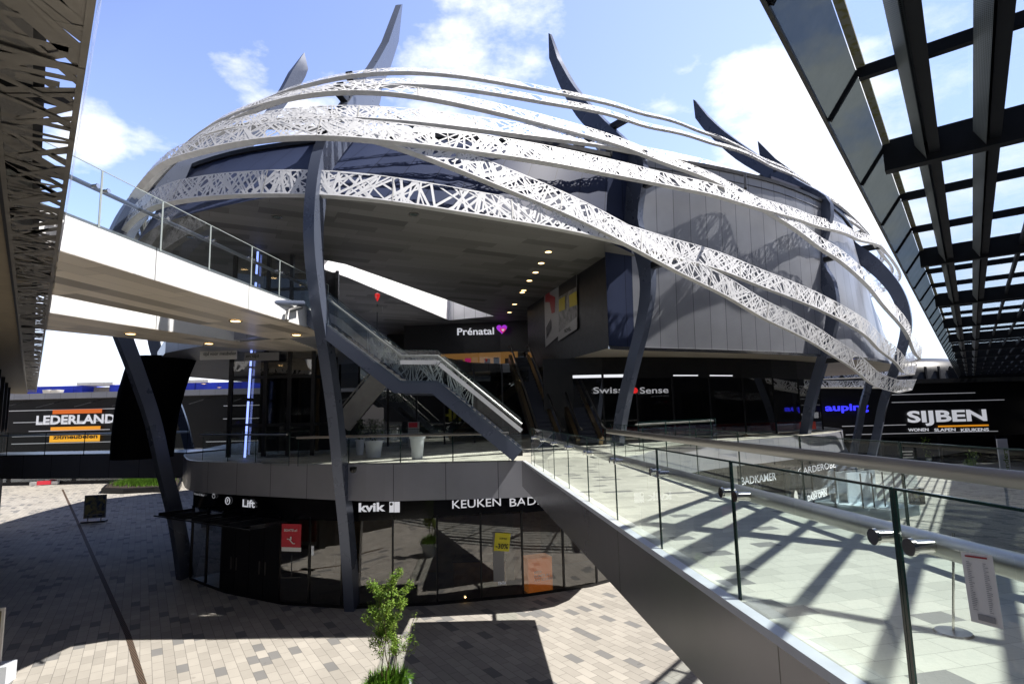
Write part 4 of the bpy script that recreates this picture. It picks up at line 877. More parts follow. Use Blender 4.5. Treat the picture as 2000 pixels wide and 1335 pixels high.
m_ = MB(); m_.quad(LP(-4.5, .62, 10.05), LP(LT, .62, 10.05), LP(LT, 2.1, 10.05), LP(-4.5, 2.1, 10.05)); m_.build('soffit', 'beige', lb)
m_ = MB(); m_.quad(LP(-4.5, .30, 11.4), LP(LT, .30, 11.4), LP(LT, 6, 11.4), LP(-4.5, 6, 11.4)); m_.quad(LP(-4.5, .32, 10.2), LP(LT-4.5, .32, 10.2), LP(LT-4.5, .32, 11.4), LP(-4.5, .32, 11.4)); m_.build('roof', 'concrete', lb)
m_ = MB(); m_.wall([tuple(LP(-4.5, 2.0, 0)[:2]), tuple(LP(LT, 2.0, 0)[:2])], 0, 10.05); m_.build('wall', 'black', lb)
for k in range(9):
    p = LP(3+6*k, 1.7, 5); MB().box(p, (.35, .35, 10.1), .7).build('column', 'dark', lb)
for k in range(8):
    m_ = MB(); a, b = LP(5+6*k, 1.95, 5.7), LP(10+6*k, 1.95, 5.7); m_.quad(a, b, b+UPZ*3.2, a+UPZ*3.2); m_.build('window', 'blueglass', lb)

# ================================================================ LOWER BRIDGE AT THE LEFT
l0, l1 = PZ(-60, 889, 5.5), PZ(365, 883, 5.5)
lbr = thing('footbridge', 'dark grey footbridge in shade spanning the passage at the left', 'footbridge', (*((l0+l1)/2)[:2], 0))
m_ = MB().prism([tuple(l0[:2]), tuple(l1[:2]), (l1[0]+.5, l1[1]+3.2), (l0[0]-.5, l0[1]+3.2)], 4.15, 5.5); m_.build('deck', 'fascia', lbr)
railing('glass_railing', 'glass railing with steel rail on the shaded left footbridge, in front of the orange sign', 'railing', (l0[0], l0[1]), (l1[0], l1[1]), [2.6*k for k in range(1, 6)], 1, zt=6.75, rail_z=6.6, rail=(.05, .12), studs=False)

# ================================================================ BACKGROUND BUILDINGS
bl = thing('shop_building', 'dark banded shop building across the plaza at the left, carrying the orange and white sign', 'building', (-45, 75, 0))
BY = 71.0; X0, X1 = -95, 6
MB().box(((X0+X1)/2, BY+8, 5.2), (X1-X0, 16, 10.4)).build('wall', 'black', bl)
MB().box(((X0+X1)/2, BY+7.6, 10.75), (X1-X0+1, 17.4, .7)).build('roof_edge', 'fascia', bl)
for z, xa, xb in ((9.05, -70, -44), (9.05, -36, -29), (7.6, -62, -50), (7.45, -36, -22), (5.9, -62, -43), (5.0, -62, -43), (4.7, -38, -20), (6.5, -60, -50)):
    MB().box(((xa+xb)/2, BY-.06, z), (xb-xa, .08, .09)).build('light_line', 'letterdim', bl)
for k in range(12): MB().box((-90+8*k, BY-.05, 2.2), (7.4, .06, 3.6)).build('window', 'blueglass', bl)
m_ = MB()
for k in range(20): m_.bar((-88+4.6*k, BY-.2, 10.2), (-89.6+4.6*k, BY-2.4, 9.3), .1, .1)
m_.build('brackets', 'dark', bl)
bb = thing('warehouse', 'bright blue warehouse with white cornice on the horizon at the left', 'building', (-90, 150, 0))
BYY = 150.0
za, zb_ = PY(100, 773, BYY)[2], PY(100, 754, BYY)[2]
for x0, x1 in (((-140, -113.6)), ((-106.5, -84)), ((-83.8, 10))): MB().box(((x0+x1)/2, BYY+15, zb_/2), (x1-x0, 30, zb_)).build('hall', 'blue', bb)
MB().box((-110, BYY+19, zb_/2-.3), (7.2, 30, zb_)).build('link_wall', 'concrete', bb)
for x0, x1 in ((-114.5, -105), (-92, -80)): MB().box(((x0+x1)/2, BYY+2, zb_+.35), (x1-x0, 6, .7)).build('cornice', 'bridgewhite', bb)
for px_ in (95, 112): 
    p = PY(px_, 768, BYY-3); m_ = MB().tube([p-UPZ*8, p], .5, 8); m_.lathe(p, [(.05, -.9), (1.2, .1), (1.4, .9), (0, 1.0)], 14); m_.build('roof_vent', 'paper', bb, smooth=True)
sb = thing('shop_building', 'dark shop building across the plaza at the right with white lettering', 'building', (50, 74, 0))
SY = 70.0
MB().box((62, SY+8, 4.9), (96, 16, 9.8)).build('wall', 'black', sb)
MB().box((62, SY+7.5, 9.95), (97, 17.2, .5)).build('roof_edge', 'dark', sb)
for py_, xa, xb in ((770.5, 1742, 1905), (785.5, 1742, 1962), (832, 1645, 1770), (830.5, 1500, 1560), (848.5, 1652, 1950)):
    p, q = PY(xa, py_, SY-.1), PY(xb, py_, SY-.1); q[2] = p[2]; MB().bar(p, q, .06, .08).build('light_line', 'letterdim', sb)
for k in range(12): MB().box((20+7*k, SY-.05, 1.75), (6.6, .06, 3.0)).build('window', 'blueglass', sb)
rt_ = thing('round_tower', 'dark ribbed curved roof rising behind the tip of the perforated bands', 'building', (58, 96, 0))
m_ = MB(); m_.lathe((61, 100, 0), [(16, 0), (16, 9.5), (15.8, 12.0), (15, 13.4), (13, 14.2), (0, 14.6)], 40); m_.build('drum', 'dark', rt_, smooth=True)
m_ = MB()
for k in range(24):
    t = math.pi+math.pi*k/24; m_.box((61+15.95*math.cos(t), 100+15.95*math.sin(t), 6.4), (.25, .25, 12.6), t)
m_.build('ribs', 'dark', rt_)
mb = thing('shop_building', 'low dark arcade closing the plaza behind the dome', 'building', (14, 82, 0))
MB().box((14, 84, 4.8), (30, 14, 9.6)).build('wall', 'black', mb)
# ================================================================ SIGNS AND LETTERING
def lay(poly, px, py, off=.05):
    """point, running direction and facing of a wall line under a sight line"""
    p = hit(px, py, poly); t = tang(poly, p); 
    if t[0] < 0: t = -t
    n = np.array([t[1], -t[0], 0]); return p+n*off, t
def sign(name, label, cat, specs, group=None):
    first = specs[0][1]; t = thing(name, label, cat, tuple(np.array(first, float))); 
    for kind, o, r, *a in specs:
        kw = a[-1] if isinstance(a[-1], dict) else {}
    return t
def letters(s, label, m_, px0, px1, py_base, capx, poly=None, Y=None, name='shop_sign', cat='sign', bold=.012, parent=None, part='lettering', flip=False, off=.06, width=True):
    """lettering between two columns of the picture on a wall; capx = cap height in picture pixels"""
    if poly is not None:
        a, t = lay(poly, px0, py_base, off); b, _ = lay(poly, px1, py_base, off)
    else:
        a, b = PY(px0, py_base, Y), PY(px1, py_base, Y)
    d = b-a; d[2] = 0; W_ = np.linalg.norm(d); t = d/W_; dep = float((a-EYE)@_fw); h = capx/F*dep
    m = MB()
    if flip: text(m, s, a+t*W_, -t, UPZ, h, W_, bold, 0)
    else: text(m, s, a, t, UPZ, h, W_ if width else None, bold, 0)
    if parent is None: parent = thing(name, label, cat, tuple((a+b)/2))
    return m.build(part, m_, parent), a, b, h, t
def panel(parent, part, m_, px0, px1, py0, py1, poly=None, Y=None, off=.04, thick=.03):
    if poly is not None: a, _ = lay(poly, px0, (py0+py1)/2, off); b, _ = lay(poly, px1, (py0+py1)/2, off); 
    else: a, b = PY(px0, (py0+py1)/2, Y), PY(px1, (py0+py1)/2, Y)
    c = (a+b)/2; d = b-a; d[2] = 0; W_ = np.linalg.norm(d); t = d/W_; n = np.array([t[1], -t[0], 0]); dep = float((c-EYE)@_fw)
    H_ = (py1-py0)/F*dep
    return MB().frame(c, t, n, UPZ, W_, thick, H_).build(part, m_, parent)
# --- orange and white furniture sign at the left
s = thing('shop_sign', 'large white LEDERLAND sign with orange bars on the dark left facade', 'sign', PY(150, 830, 70.8))
letters('LEDERLAND', None, 'lettering', 70, 224, 828.5, 16.5, Y=70.7, bold=.035, parent=s); letters('\u00ae', None, 'lettering', 225, 230, 819, 4, Y=70.7, parent=s, part='mark', bold=.01)
panel(s, 'bar', 'redorange', 103, 199, 799, 807, Y=70.7); panel(s, 'bar', 'orange', 99, 196, 832.5, 839, Y=70.7)
panel(s, 'board', 'amber', 97, 195, 846, 862, Y=70.75); letters('zitmeubelen', None, 'blacktext', 103, 190, 857, 8, Y=70.66, bold=.03, parent=s, part='small_lettering')
# --- white furniture sign at the right
s = thing('shop_sign', 'large white SIJBEN sign with orange underline on the dark right facade', 'sign', PY(1850, 815, 69.8))
letters('SIJBEN', None, 'lettering', 1773, 1929, 824, 21, Y=69.8, bold=.035, parent=s)
panel(s, 'underline', 'orange', 1832, 1931, 829.5, 832.5, Y=69.8)
for w_, a, b in (('WONEN', 1774, 1814), ('SLAPEN', 1825, 1867), ('KEUKENS', 1877, 1932)): letters(w_, None, 'lettering', a, b, 842, 5.6, Y=69.8, bold=.03, parent=s, part='small_lettering')
letters('auping', 'glowing blue auping lettering half hidden behind a leaning fin', 'bluelight', 1612, 1697, 802, 13, Y=69.0, bold=.03)
letters('e', 'glowing blue letter showing between fins, left of the blue lettering', 'bluelight', 1543, 1552, 806, 13, Y=69.0, bold=.03)
SWx = [(x, y-.05) for x, y in SW]
sg = letters('Swiss', 'thin white Swiss Sense shop lettering behind the glass under the right wing', 'letterdim', 1159, 1217, 768, 12, Y=32.6)
letters('Sense', None, 'letterdim', 1250, 1306, 768, 12, Y=32.9, parent=sg[0].parent)
c = PY(1240, 762, 32.8); m_ = MB(); m_.tube([c, c+np.array([0, .05, 0])], .17, 20); m_.build('red_dot', 'redsign', sg[0].parent)
sg = letters('Pr\u00e9natal', 'white shop lettering with a purple heart under the dark ceiling', 'lettering', 893, 965, 654, 13.5, Y=47.3, bold=.02)
par = sg[0].parent
m_ = MB()
def heart(m_, c, r, y):
    pts = []
    for k in range(40):
        t = 2*math.pi*k/40; pts.append((c[0]+r*.0625*16*math.sin(t)**3, y, c[2]+r*.0625*(13*math.cos(t)-5*math.cos(2*t)-2*math.cos(3*t)-math.cos(4*t))))
    m_.face(pts); return m_
h0 = PY(980, 642, 47.2); heart(m_, h0, .44, 47.15).build('heart', 'purple', par)
heart(MB(), h0-UPZ*.12+np.array([.08, 0, 0]), .26, 47.1).build('inner_heart', 'pink', par); heart(MB(), h0-UPZ*.12+np.array([.1, 0, 0]), .12, 47.05).build('small_heart', 'lettering', par)
# board over the rear lobby
s = thing('banner', 'pale strip banner reading tijd voor meubelen above the dark lobby', 'banner', PY(440, 690, 31.5))
panel(s, 'strip', 'paper', 391, 463, 679, 702, Y=25.7); panel(s, 'strip', 'papergrey', 478, 545, 688, 704, Y=25.8)
letters('tijd voor meubelen', None, 'blacktext', 397, 461, 694, 6.5, Y=25.6, parent=s); letters('en tijd', None, 'blacktext', 480, 505, 698, 6, Y=25.6, parent=s)
# --- ground floor band
GB = [tuple(p) for p in GF]
sg = letters('kvik', 'white kvik lettering and door logo on the black band', 'lettering', 701, 753, 998, 16, poly=GB, bold=.035)
kp = sg[0].parent
panel(kp, 'logo_panel', 'lettering', 761, 769.5, 979, 999, poly=GB, off=.05); panel(kp, 'logo_door', 'lettering', 770.5, 781, 979, 999, poly=GB, off=.05)
c, t = lay(GB, 765, 983, .09); m_ = MB(); n_ = np.array([t[1], -t[0], 0]); m_.tube([c, c+n_*.02], .055, 16); m_.build('logo_dot', 'blacktext', kp)
letters('KEUKEN', 'thin white KEUKEN BADEN lettering on the black band beside the footbridge', 'lettering', 883, 978, 992, 15.5, poly=GB, bold=.005)
kk = [o for o in S.objects if o.type == 'EMPTY'][-1]
letters('BADEN', None, 'lettering', 995, 1080, 988, 15.5, poly=GB, bold=.005, parent=kk)
letters('Lift', 'white Lift lettering over the dark lobby doors', 'lettering', 476, 500, 988, 13.5, poly=GB, bold=.03)
s = thing('parking_sign', 'white circled parking P symbol left of the Lift lettering', 'sign', lay(GB, 447, 977)[0])
c, t = lay(GB, 447, 977, .06); n_ = np.array([t[1], -t[0], 0]); ring = [c+(t*math.cos(a)+UPZ*math.sin(a))*.145 for a in np.linspace(0, 2*math.pi, 25)]
MB().tube(ring, .014, 6, caps=False).build('ring', 'lettering', s); m_ = MB(); text(m_, 'P', c-UPZ*.075-t*.05, t, UPZ, .15, None, .02, 0); m_.build('letter', 'lettering', s)
s = thing('wall_emblem', 'faint round crest with rays on the black band left of the parking symbol', 'sign', lay(GB, 420, 968)[0])
c, t = lay(GB, 420, 966, .06); m_ = MB()
for k in range(9): 
    a = math.pi*k/8; m_.bar(c+(t*math.cos(a)+UPZ*math.sin(a))*.04, c+(t*math.cos(a)+UPZ*math.sin(a))*.14, .012, .012)
m_.tube([c+(t*math.cos(a)*.13-UPZ*(math.sin(a)*.1+.03)) for a in np.linspace(0, math.pi, 10)], .012, 6); m_.build('crest', 'letterdim', s)
letters('Wonen & Meer', 'tiny white lettering at the left end of the black band', 'letterdim', 381, 402, 965, 4.5, poly=GB)
# right flank of the ground floor seen through the footbridge glass
letters('kvik', 'second kvik lettering seen through the footbridge glass', 'lettering', 1377, 1405, 911, 10, poly=GB, off=.25, bold=.03)
k2 = [o for o in S.objects if o.type == 'EMPTY'][-1]; panel(k2, 'logo_panel', 'lettering', 1407, 1416, 902, 912, poly=GB)
letters('BADKAMER', 'white BADKAMER lettering seen through the footbridge glass', 'lettering', 1440, 1509, 946, 15, poly=GB, off=.25, bold=.005)
letters('GARDEROBE', 'white GARDEROBE lettering seen through the footbridge glass', 'lettering', 1551, 1626, 927, 13, poly=GB, off=.25, bold=.005)
s = thing('window_poster', 'white poster text reading introduceert DASH OPEN on the dark shop window', 'poster', lay(GB, 1592, 970)[0])
letters('INTRODUCEERT', None, 'lettering', 1576, 1607, 965, 6, poly=GB, bold=.03, parent=s, off=.3); letters('DASH OPEN', None, 'lettering', 1568, 1607, 977, 10, poly=GB, bold=.05, parent=s, off=.3)
s = thing('window_sticker', 'white half-round sticker on the dark shop window behind the railing', 'sticker', lay(GB, 1552, 970)[0])
c, t = lay(GB, 1552, 975, .1); m_ = MB(); m_.face([c+(t*math.cos(a)*.3+UPZ*math.sin(a)*.55) for a in np.linspace(0, math.pi, 14)]); m_.build('disc', 'paper', s)
s = thing('pillar_panel', 'narrow white vertical panel left of the BADKAMER lettering', 'panel', lay(GB, 1427, 940)[0]); panel(s, 'panel', 'paper', 1421, 1433, 888, 962, poly=GB, off=.2)
s = thing('blind', 'pale vertical blinds in the shop window behind the footbridge glass', 'blind', lay(GB, 1345, 905)[0])
for k in range(6): panel(s, 'slat', 'papergrey', 1332+k*6, 1335+k*6, 880, 925, poly=GB, off=-.4)
# --- ground floor window displays
def stand(label, m_, px0, px1, py0, py1, off, name, cat): 
    s_ = thing(name, label, cat, lay(GB, (px0+px1)/2, py1, off)[0]); return s_
s = stand('red board with white escalator symbol behind the glass left of the fin', 'red', 566, 604, 1015, 1070, .5, 'notice_board', 'sign')
panel(s, 'board', 'red', 566, 603, 1018, 1062, poly=GB, off=.5); panel(s, 'footer', 'paper', 566, 603, 1062, 1070, poly=GB, off=.5)
letters('1e ETAGE', None, 'paper', 572, 597, 1031, 4.5, poly=GB, bold=.03, parent=s, flip=True, off=.56)
c, t = lay(GB, 585, 1046, .56); m_ = MB(); m_.bar(c-t*.16+UPZ*.0, c-t*.08, .03, .03); m_.bar(c-t*.08, c+t*.1-UPZ*.16, .03, .03); m_.bar(c+t*.1-UPZ*.16, c+t*.18-UPZ*.16, .03, .03); m_.box(c+UPZ*.03, (.05, .02, .12)); m_.build('symbol', 'paper', s)
f0 = lay(GB, 585, 1095, .5)[0]; m_ = MB(); fo = f0.copy(); m_.bar((fo[0], fo[1], 1.2), (fo[0], fo[1], 2.0), .03, .03); m_.box((fo[0], fo[1], 1.2), (.7, .2, .03)); m_.build('stand', 'dark', s)
s = stand('yellow sale poster with the figures 30 percent in the shop window', 'yellow', 965, 996, 1038, 1076, .1, 'sale_poster', 'poster')
c, t = lay(GB, 980, 1057, .08); n_ = np.array([t[1], -t[0], 0]); t2 = t*math.cos(-.12)+UPZ*math.sin(-.12); u2 = -t*math.sin(-.12)+UPZ*math.cos(-.12)
MB().frame(c, t2, n_, u2, .62, .01, .68).build('sheet', 'yellow', s); m_ = MB(); text(m_, '-30%', c-t2*.25-u2*.24+n_*.02, t2, u2, .18, .5, .02, 0); text(m_, 'KORTING', c-t2*.12+u2*.1+n_*.02, t2, u2, .07, .3, .02, 0); m_.build('print', 'blacktext', s)
s = stand('tall translucent white shower poster below the yellow sale poster', 'paper', 961, 985, 1070, 1140, .05, 'window_poster', 'poster')
panel(s, 'sheet', 'papergrey', 963, 984, 1040, 1132, poly=GB, off=.02); letters('TINTA', None, 'letterdim', 972, 988, 1141, 6, poly=GB, parent=s, off=.05)
s = stand('orange cube with white words about room in your kitchen behind the window', 'orangebox', 1031, 1083, 1092, 1158, .2, 'display_cube', 'display')
c, t = lay(GB, 1057, 1128, -.42); n_ = np.array([t[1], -t[0], 0]); MB().frame((c[0], c[1], .72), t, n_, UPZ, 1.05, .7, 1.3).build('cube', 'orangebox', s)
for k, w_ in enumerate(('MEER', 'RUIMTE IN', 'UW KEUKEN')):
    m_ = MB(); text(m_, w_, np.array([c[0], c[1], .80-.15*k])-t*.28+n_*.38, t, UPZ, .1, None, .03, 0); m_.build('lettering', 'paper', s)
s = thing('kitchen_island', 'tan kitchen block standing inside the ground floor shop', 'kitchen block', (-1.8, 25.4, 0)); MB().box((-1.6, 25.6, .5), (2.2, 1.2, .96)).build('cabinet', mat('tan_wood', (.3, .17, .07), .5, var=.3), s); MB().box((-1.6, 25.6, 1.0), (2.3, 1.3, .05)).build('worktop', 'dark', s)
s = thing('shop_column', 'warm tan pillar inside the ground floor shop behind the sale poster', 'pillar', (.5, 25.5, 0)); MB().box((.45, 26, 2.1), (1.2, .5, 4.2)).build('shaft', 'interior', s)
s = thing('floor_lamp', 'small warm light low in the ground floor shop window', 'lamp', hit(909, 1174, GF)); c = lay(GB, 909, 1174, .03)[0]; MB().lathe((c[0], c[1]-.05, .2), [(0, -.03), (.04, 0), (0, .04)], 10).build('bulb', 'lamp', s)
# glass porch over the lobby doors
s = thing('porch_canopy', 'small glass porch roof on dark brackets above the lobby doors', 'canopy', (-12, 24, 3))
pa, pb = lay(GB, 378, 1012, .02)[0], lay(GB, 566, 1018, .02)[0]; d = pb-pa; d[2] = 0; Lp = np.linalg.norm(d); d /= Lp; n_ = np.array([d[1], -d[0], 0])
za = 3.05; q = lambda s_, o, z=0: np.array([pa[0], pa[1], za+z])+d*s_+n_*o
m_ = MB(); m_.quad(q(0, .05), q(Lp, .05), q(Lp, 1.7, .05), q(0, 1.7, .05)); m_.build('glass_pane', 'blueglass', s)
for k in range(6): MB().bar(q(Lp*k/5*.96+.1, .0, .08), q(Lp*k/5*.96+.1, 1.55, .1), .07, .12).build('bracket', 'dark', s)
MB().bar(q(0, 1.7, .05), q(Lp, 1.7, .05), .05, .05).build('front_edge', 'dark', s)
# posters on the inner wall
PWn = [(p[0], p[1]) for p in PW]
def pw(px, py, off=.06):
    p = hit(px, py, PWn); t = tang(PWn, p); n = np.array([-t[1], t[0], 0]); 
    if n[0] > 0: n = -n
    return p+n*off, t, n
def pquad(parent, part, m_, cs, off=.06):
    m = MB(); m.face([pw(x, y, off)[0] for x, y in cs]); return m.build(part, m_, parent)
s = thing('wall_poster', 'tall white poster with red figure shape on the dark inner wall', 'poster', pw(1080, 600)[0])
pquad(s, 'sheet', 'board', ((1064, 548), (1092, 520), (1093, 655), (1067, 678)))
pquad(s, 'figure', 'picred', ((1068, 560), (1078, 545), (1076, 575), (1087, 580), (1086, 610), (1080, 612), (1076, 590), (1067, 590)), .09); pquad(s, 'shadow_print', 'picblack', ((1069, 640), (1078, 622), (1079, 640), (1070, 662)), .09)
s = thing('wall_poster', 'large poster of yellow chairs with pale strip on the dark inner wall', 'poster', pw(1112, 570)[0])
pquad(s, 'sheet', 'picgrey', ((1092, 520), (1128, 495), (1130, 640), (1093, 664)))
for c_ in (((1094, 585), (1106, 578), (1106, 604), (1094, 609)), ((1114, 577), (1129, 568), (1130, 595), (1115, 600))): pquad(s, 'yellow_chair', 'picyellow', c_, .09)
pquad(s, 'dark_windows', 'picblack', ((1094, 545), (1128, 520), (1128, 560), (1094, 580)), .08); pquad(s, 'strip', 'board', ((1093, 650), (1130, 618), (1130, 642), (1093, 666)), .1)
p, t, n = pw(1106, 650, .13); p2 = pw(1119, 638, .13)[0]; dd_ = p2-p; W_ = np.linalg.norm(dd_[:2]); r_ = np.array([dd_[0], dd_[1], 0])/W_; m_ = MB(); text(m_, 'NOVEL', p, r_, UPZ, .22, W_, .03, 0); m_.build('lettering', 'blacktext', s)

# ================================================================ SMALL OBJECTS
# downlights: in the dark ceiling, on the upper bridges, in the wing soffit
def downlight(px, py, z, label, m_='lamp', r=.13, group='round downlights in the ceilings'):
    p = PZ(px, py, z-.02); t = thing('downlight', label, 'downlight', p, group); 
    MB().lathe(p, [(r*1.05, .0), (r*1.35, -.015), (r*1.35, .015)], 18).build('trim_ring', 'rim', t)
    m = MB(); m.face([p+np.array([r*math.cos(a), r*math.sin(a), -.006]) for a in np.linspace(2*math.pi, 0, 18, endpoint=False)]); m.build('lens', m_, t)
for i, (x, y) in enumerate(((1071, 492), (1057, 514), (1046, 532), (1034, 548), (1023, 567), (1020, 571), (1005, 594), (995, 610))):
    downlight(x, y, 15, 'warm round downlight in the dark ceiling, %s in the row by the poster wall' % ('nearest', 'second', 'third', 'fourth', 'fifth', 'sixth', 'seventh', 'farthest')[i], r=.16)
for i, (x, y, lb_) in enumerate(((540, 424, 'left of the central fin'), (808, 419, 'right of the central fin'), (371, 463, 'above the upper bridge glass railing'))):
    downlight(x, y, 15, 'large unlit round downlight in the boarded ceiling, '+lb_, 'lens', r=.15)
for x, y, lb_ in ((460, 627, 'middle of the nearest upper bridge underside'), (579, 654, 'near the central fin under the upper bridge')): downlight(x, y, 10.25, 'warm downlight, '+lb_, r=.15)
for x, y, lb_ in ((255, 652, 'above the black leaning tower'), (408, 671, 'at the right end of the rear upper bridge')): downlight(x, y, 10.25, 'warm downlight under the rear upper bridge, '+lb_, r=.15)
for x, y, lb_ in ((1266, 704, 'nearest'), (1418, 709, 'middle'), (1538, 716, 'farthest'), (1710, 733, 'beside the leaning fin, last')): downlight(x, y, 10.3, 'warm downlight in the slatted soffit of the right wing, '+lb_, r=.13)
for x, y, lb_ in ((398, 749, 'left one'), (428, 756, 'right one')): downlight(x, y, 10.28, 'warm downlight under the gallery behind the lift, '+lb_, r=.16)
mk = PY(737, 581, 30); s = thing('info_marker', 'small red teardrop information marker above the staircase', 'sign', mk)
m_ = MB(); m_.lathe(mk, [(0, -.24), (.08, -.07), (.14, .08), (.13, .2), (0, .26)], 14); m_.build('drop', 'redsign', s, smooth=True); m_ = MB(); text(m_, 'i', mk+np.array([-.03, -.25, -.08]), (1, 0, 0), UPZ, .18, None, .03, 0); m_.build('letter', 'paper', s)
MB().bar(mk-UPZ*.35, (mk[0], mk[1], 11), .04, .04).build('stem', 'dark', s); MB().box(mk-UPZ*.65, (.55, .06, .28)).build('board', 'papergrey', s)
# pots on the level one deck
def pot(px, py_b, wtop, htop, z0, label):
    p = PZ(px, py_b, z0); dep = float((p-EYE)@_fw); r = wtop/F*dep/2; h = htop/F*dep
    s_ = thing('plant_pot', label, 'plant pot', p, 'white pots on the level one deck')
    MB().lathe(p, [(0, 0), (r*.68, 0), (r*.93, h*.86), (r*1.06, h*.87), (r*1.06, h), (r*.93, h), (r*.9, h*.9), (0, h*.88)], 28).build('pot', 'potwhite', s_, smooth=True)
    return p, h, r, s_
for px_, pb_, w_, h_, lb_ in ((730, 893, 37, 33, 'large white pot under the staircase landing'), (703, 888, 18, 30, 'narrow pale pot half hidden behind the fin'), (815, 896, 30, 46, 'tall bluish white pot right of the landing')):
    p, h, r, s_ = pot(px_, pb_, w_, h_, 5.43, lb_); m_ = MB(); rr_ = np.random.default_rng(int(px_))
    for k in range(260 if px_ < 800 else 1):
        a = rr_.uniform(0, 6.28); q = p+np.array([math.cos(a)*r*rr_.uniform(0, 1.1), math.sin(a)*r*rr_.uniform(0, 1.1), h+rr_.uniform(0, .9)]); v = rr_.normal(size=3); v /= np.linalg.norm(v); w3 = np.cross(v, UPZ); w3 /= np.linalg.norm(w3)
        m_.face((q-v*.06, q+w3*.03, q+v*.06, q-w3*.03))
    m_.build('foliage', mat('shade_darkened_leaves', (.03, .05, .02), .6) if 'shade_darkened_leaves' not in bpy.data.materials else bpy.data.materials['shade_darkened_leaves'], s_)  # leaf green darkened, shade put into the colour
s = thing('info_stand', 'small lit red and white information stand inside behind the landing', 'sign', PZ(808, 862, 5.42)); p = PY(808, 820, 30); MB().box((p[0], 30, 6.2), (.55, .3, 1.3)).build('body', 'papergrey', s); MB().box((p[0], 29.83, 6.7), (.45, .03, .25)).build('header', 'red', s)
# potted willow in the foreground
W0 = PZ(757, 1392, 0)
pw_ = thing('potted_willow', 'twisted young willow with grassy underplanting in a pale pot on the sunlit plaza', 'potted plant', W0)
MB().lathe(W0, [(0, 0), (.40, 0), (.52, .55), (.58, .56), (.58, .66), (.52, .66), (.5, .6), (0, .58)], 30).build('pot', 'potwhite', pw_, smooth=True)
MB().lathe(W0, [(.5, .61), (0, .63)], 20).build('soil', 'soil', pw_)
m_ = MB(); r = np.random.default_rng(3)
for k in range(1500):
    a = r.uniform(0, 6.283); d0 = r.uniform(0, .46); b = W0+np.array([math.cos(a)*d0, math.sin(a)*d0, .6]); L = r.uniform(.25, .55); out = np.array([math.cos(a), math.sin(a), 0])*r.uniform(.1, .75)+np.array([r.normal()*.25, r.normal()*.25, 0])
    w_ = np.array([-out[1], out[0], 0]); w_ = w_/(np.linalg.norm(w_)+1e-6)*r.uniform(.006, .012)
    P = [b+out*L*t+UPZ*(L*1.15*t-L*1.0*t*t*np.linalg.norm(out)*1.3) for t in (0, .35, .7, 1)]
    m_.quad(P[0]-w_, P[0]+w_, P[1]+w_, P[1]-w_); m_.quad(P[1]-w_, P[1]+w_, P[2]+w_*.7, P[2]-w_*.7); m_.face((P[2]-w_*.7, P[2]+w_*.7, P[3]))
m_.build('grass_tuft', 'grassleaf', pw_)
def twig(p, d, L, r0, depth, tips, mm):
    pts = [p]; dd_ = d/np.linalg.norm(d); n = 9; ph = r.uniform(0, 6.28)
    for k in range(n):
        t = k/n; wob = np.array([math.cos(ph+t*11), math.sin(ph+t*11), 0])*.28; dd2 = dd_+wob+np.array([0, 0, .12-(.25*t if depth else 0)]); dd2 /= np.linalg.norm(dd2)
        pts.append(pts[-1]+dd2*L/n)
        if depth < 2 and k > 1 and r.random() < (.75 if depth == 0 else .5):
            a = r.uniform(0, 6.28); twig(pts[-1], np.array([math.cos(a)*.75, math.sin(a)*.75, r.uniform(.5, 1.1)]), L*r.uniform(.13, .26), r0*.45, depth+1, tips, mm)
        if depth or k > 3: tips.append(pts[-1])
    mm.tube(pts, [r0*(1-.8*k/n) for k in range(n+1)], 6)
mm = MB(); tips = []
for a in (0, .9, 2.0, 3.3, 4.6): twig(W0+np.array([math.cos(a)*.06-.0, math.sin(a)*.06, .6]), np.array([math.cos(a)*.10, math.sin(a)*.10, 1.0]), 2.15+.25*math.sin(a*3), .016, 0, tips, mm)
lo = [p for p in tips if p[2] > 1.35]
st_ = [W0+np.array([.12, 0, 1.6]), W0+np.array([.35, -.05, 1.75]), W0+np.array([.52, -.05, 1.82]), W0+np.array([.6, 0, 2.05]), W0+np.array([.68, 0, 2.25])]; mm.tube(cr(st_, 4), .007, 5); tips_l = [q for q in cr(st_, 4)]
st2 = [W0+np.array([.1, 0, 1.35]), W0+np.array([.38, -.05, 1.42]), W0+np.array([.62, -.05, 1.45]), W0+np.array([.72, 0, 1.62])]; mm.tube(cr(st2, 4), .007, 5); tips_l += cr(st2, 4)
mm.build('stem', 'bark', pw_, smooth=True)
m_ = MB()
for p in lo*2+tips_l:
    for k in range(4):
        q = p+r.normal(size=3)*.045; v = r.normal(size=3); v[2] = -abs(v[2])*.9+.1; v /= np.linalg.norm(v); L = r.uniform(.035, .075); w3 = np.cross(v, r.normal(size=3)); w3 = w3/np.linalg.norm(w3)*.011
        m_.face((q, q+v*L*.45+w3, q+v*L, q+v*L*.45-w3))
m_.build('leaves', 'leaf', pw_)
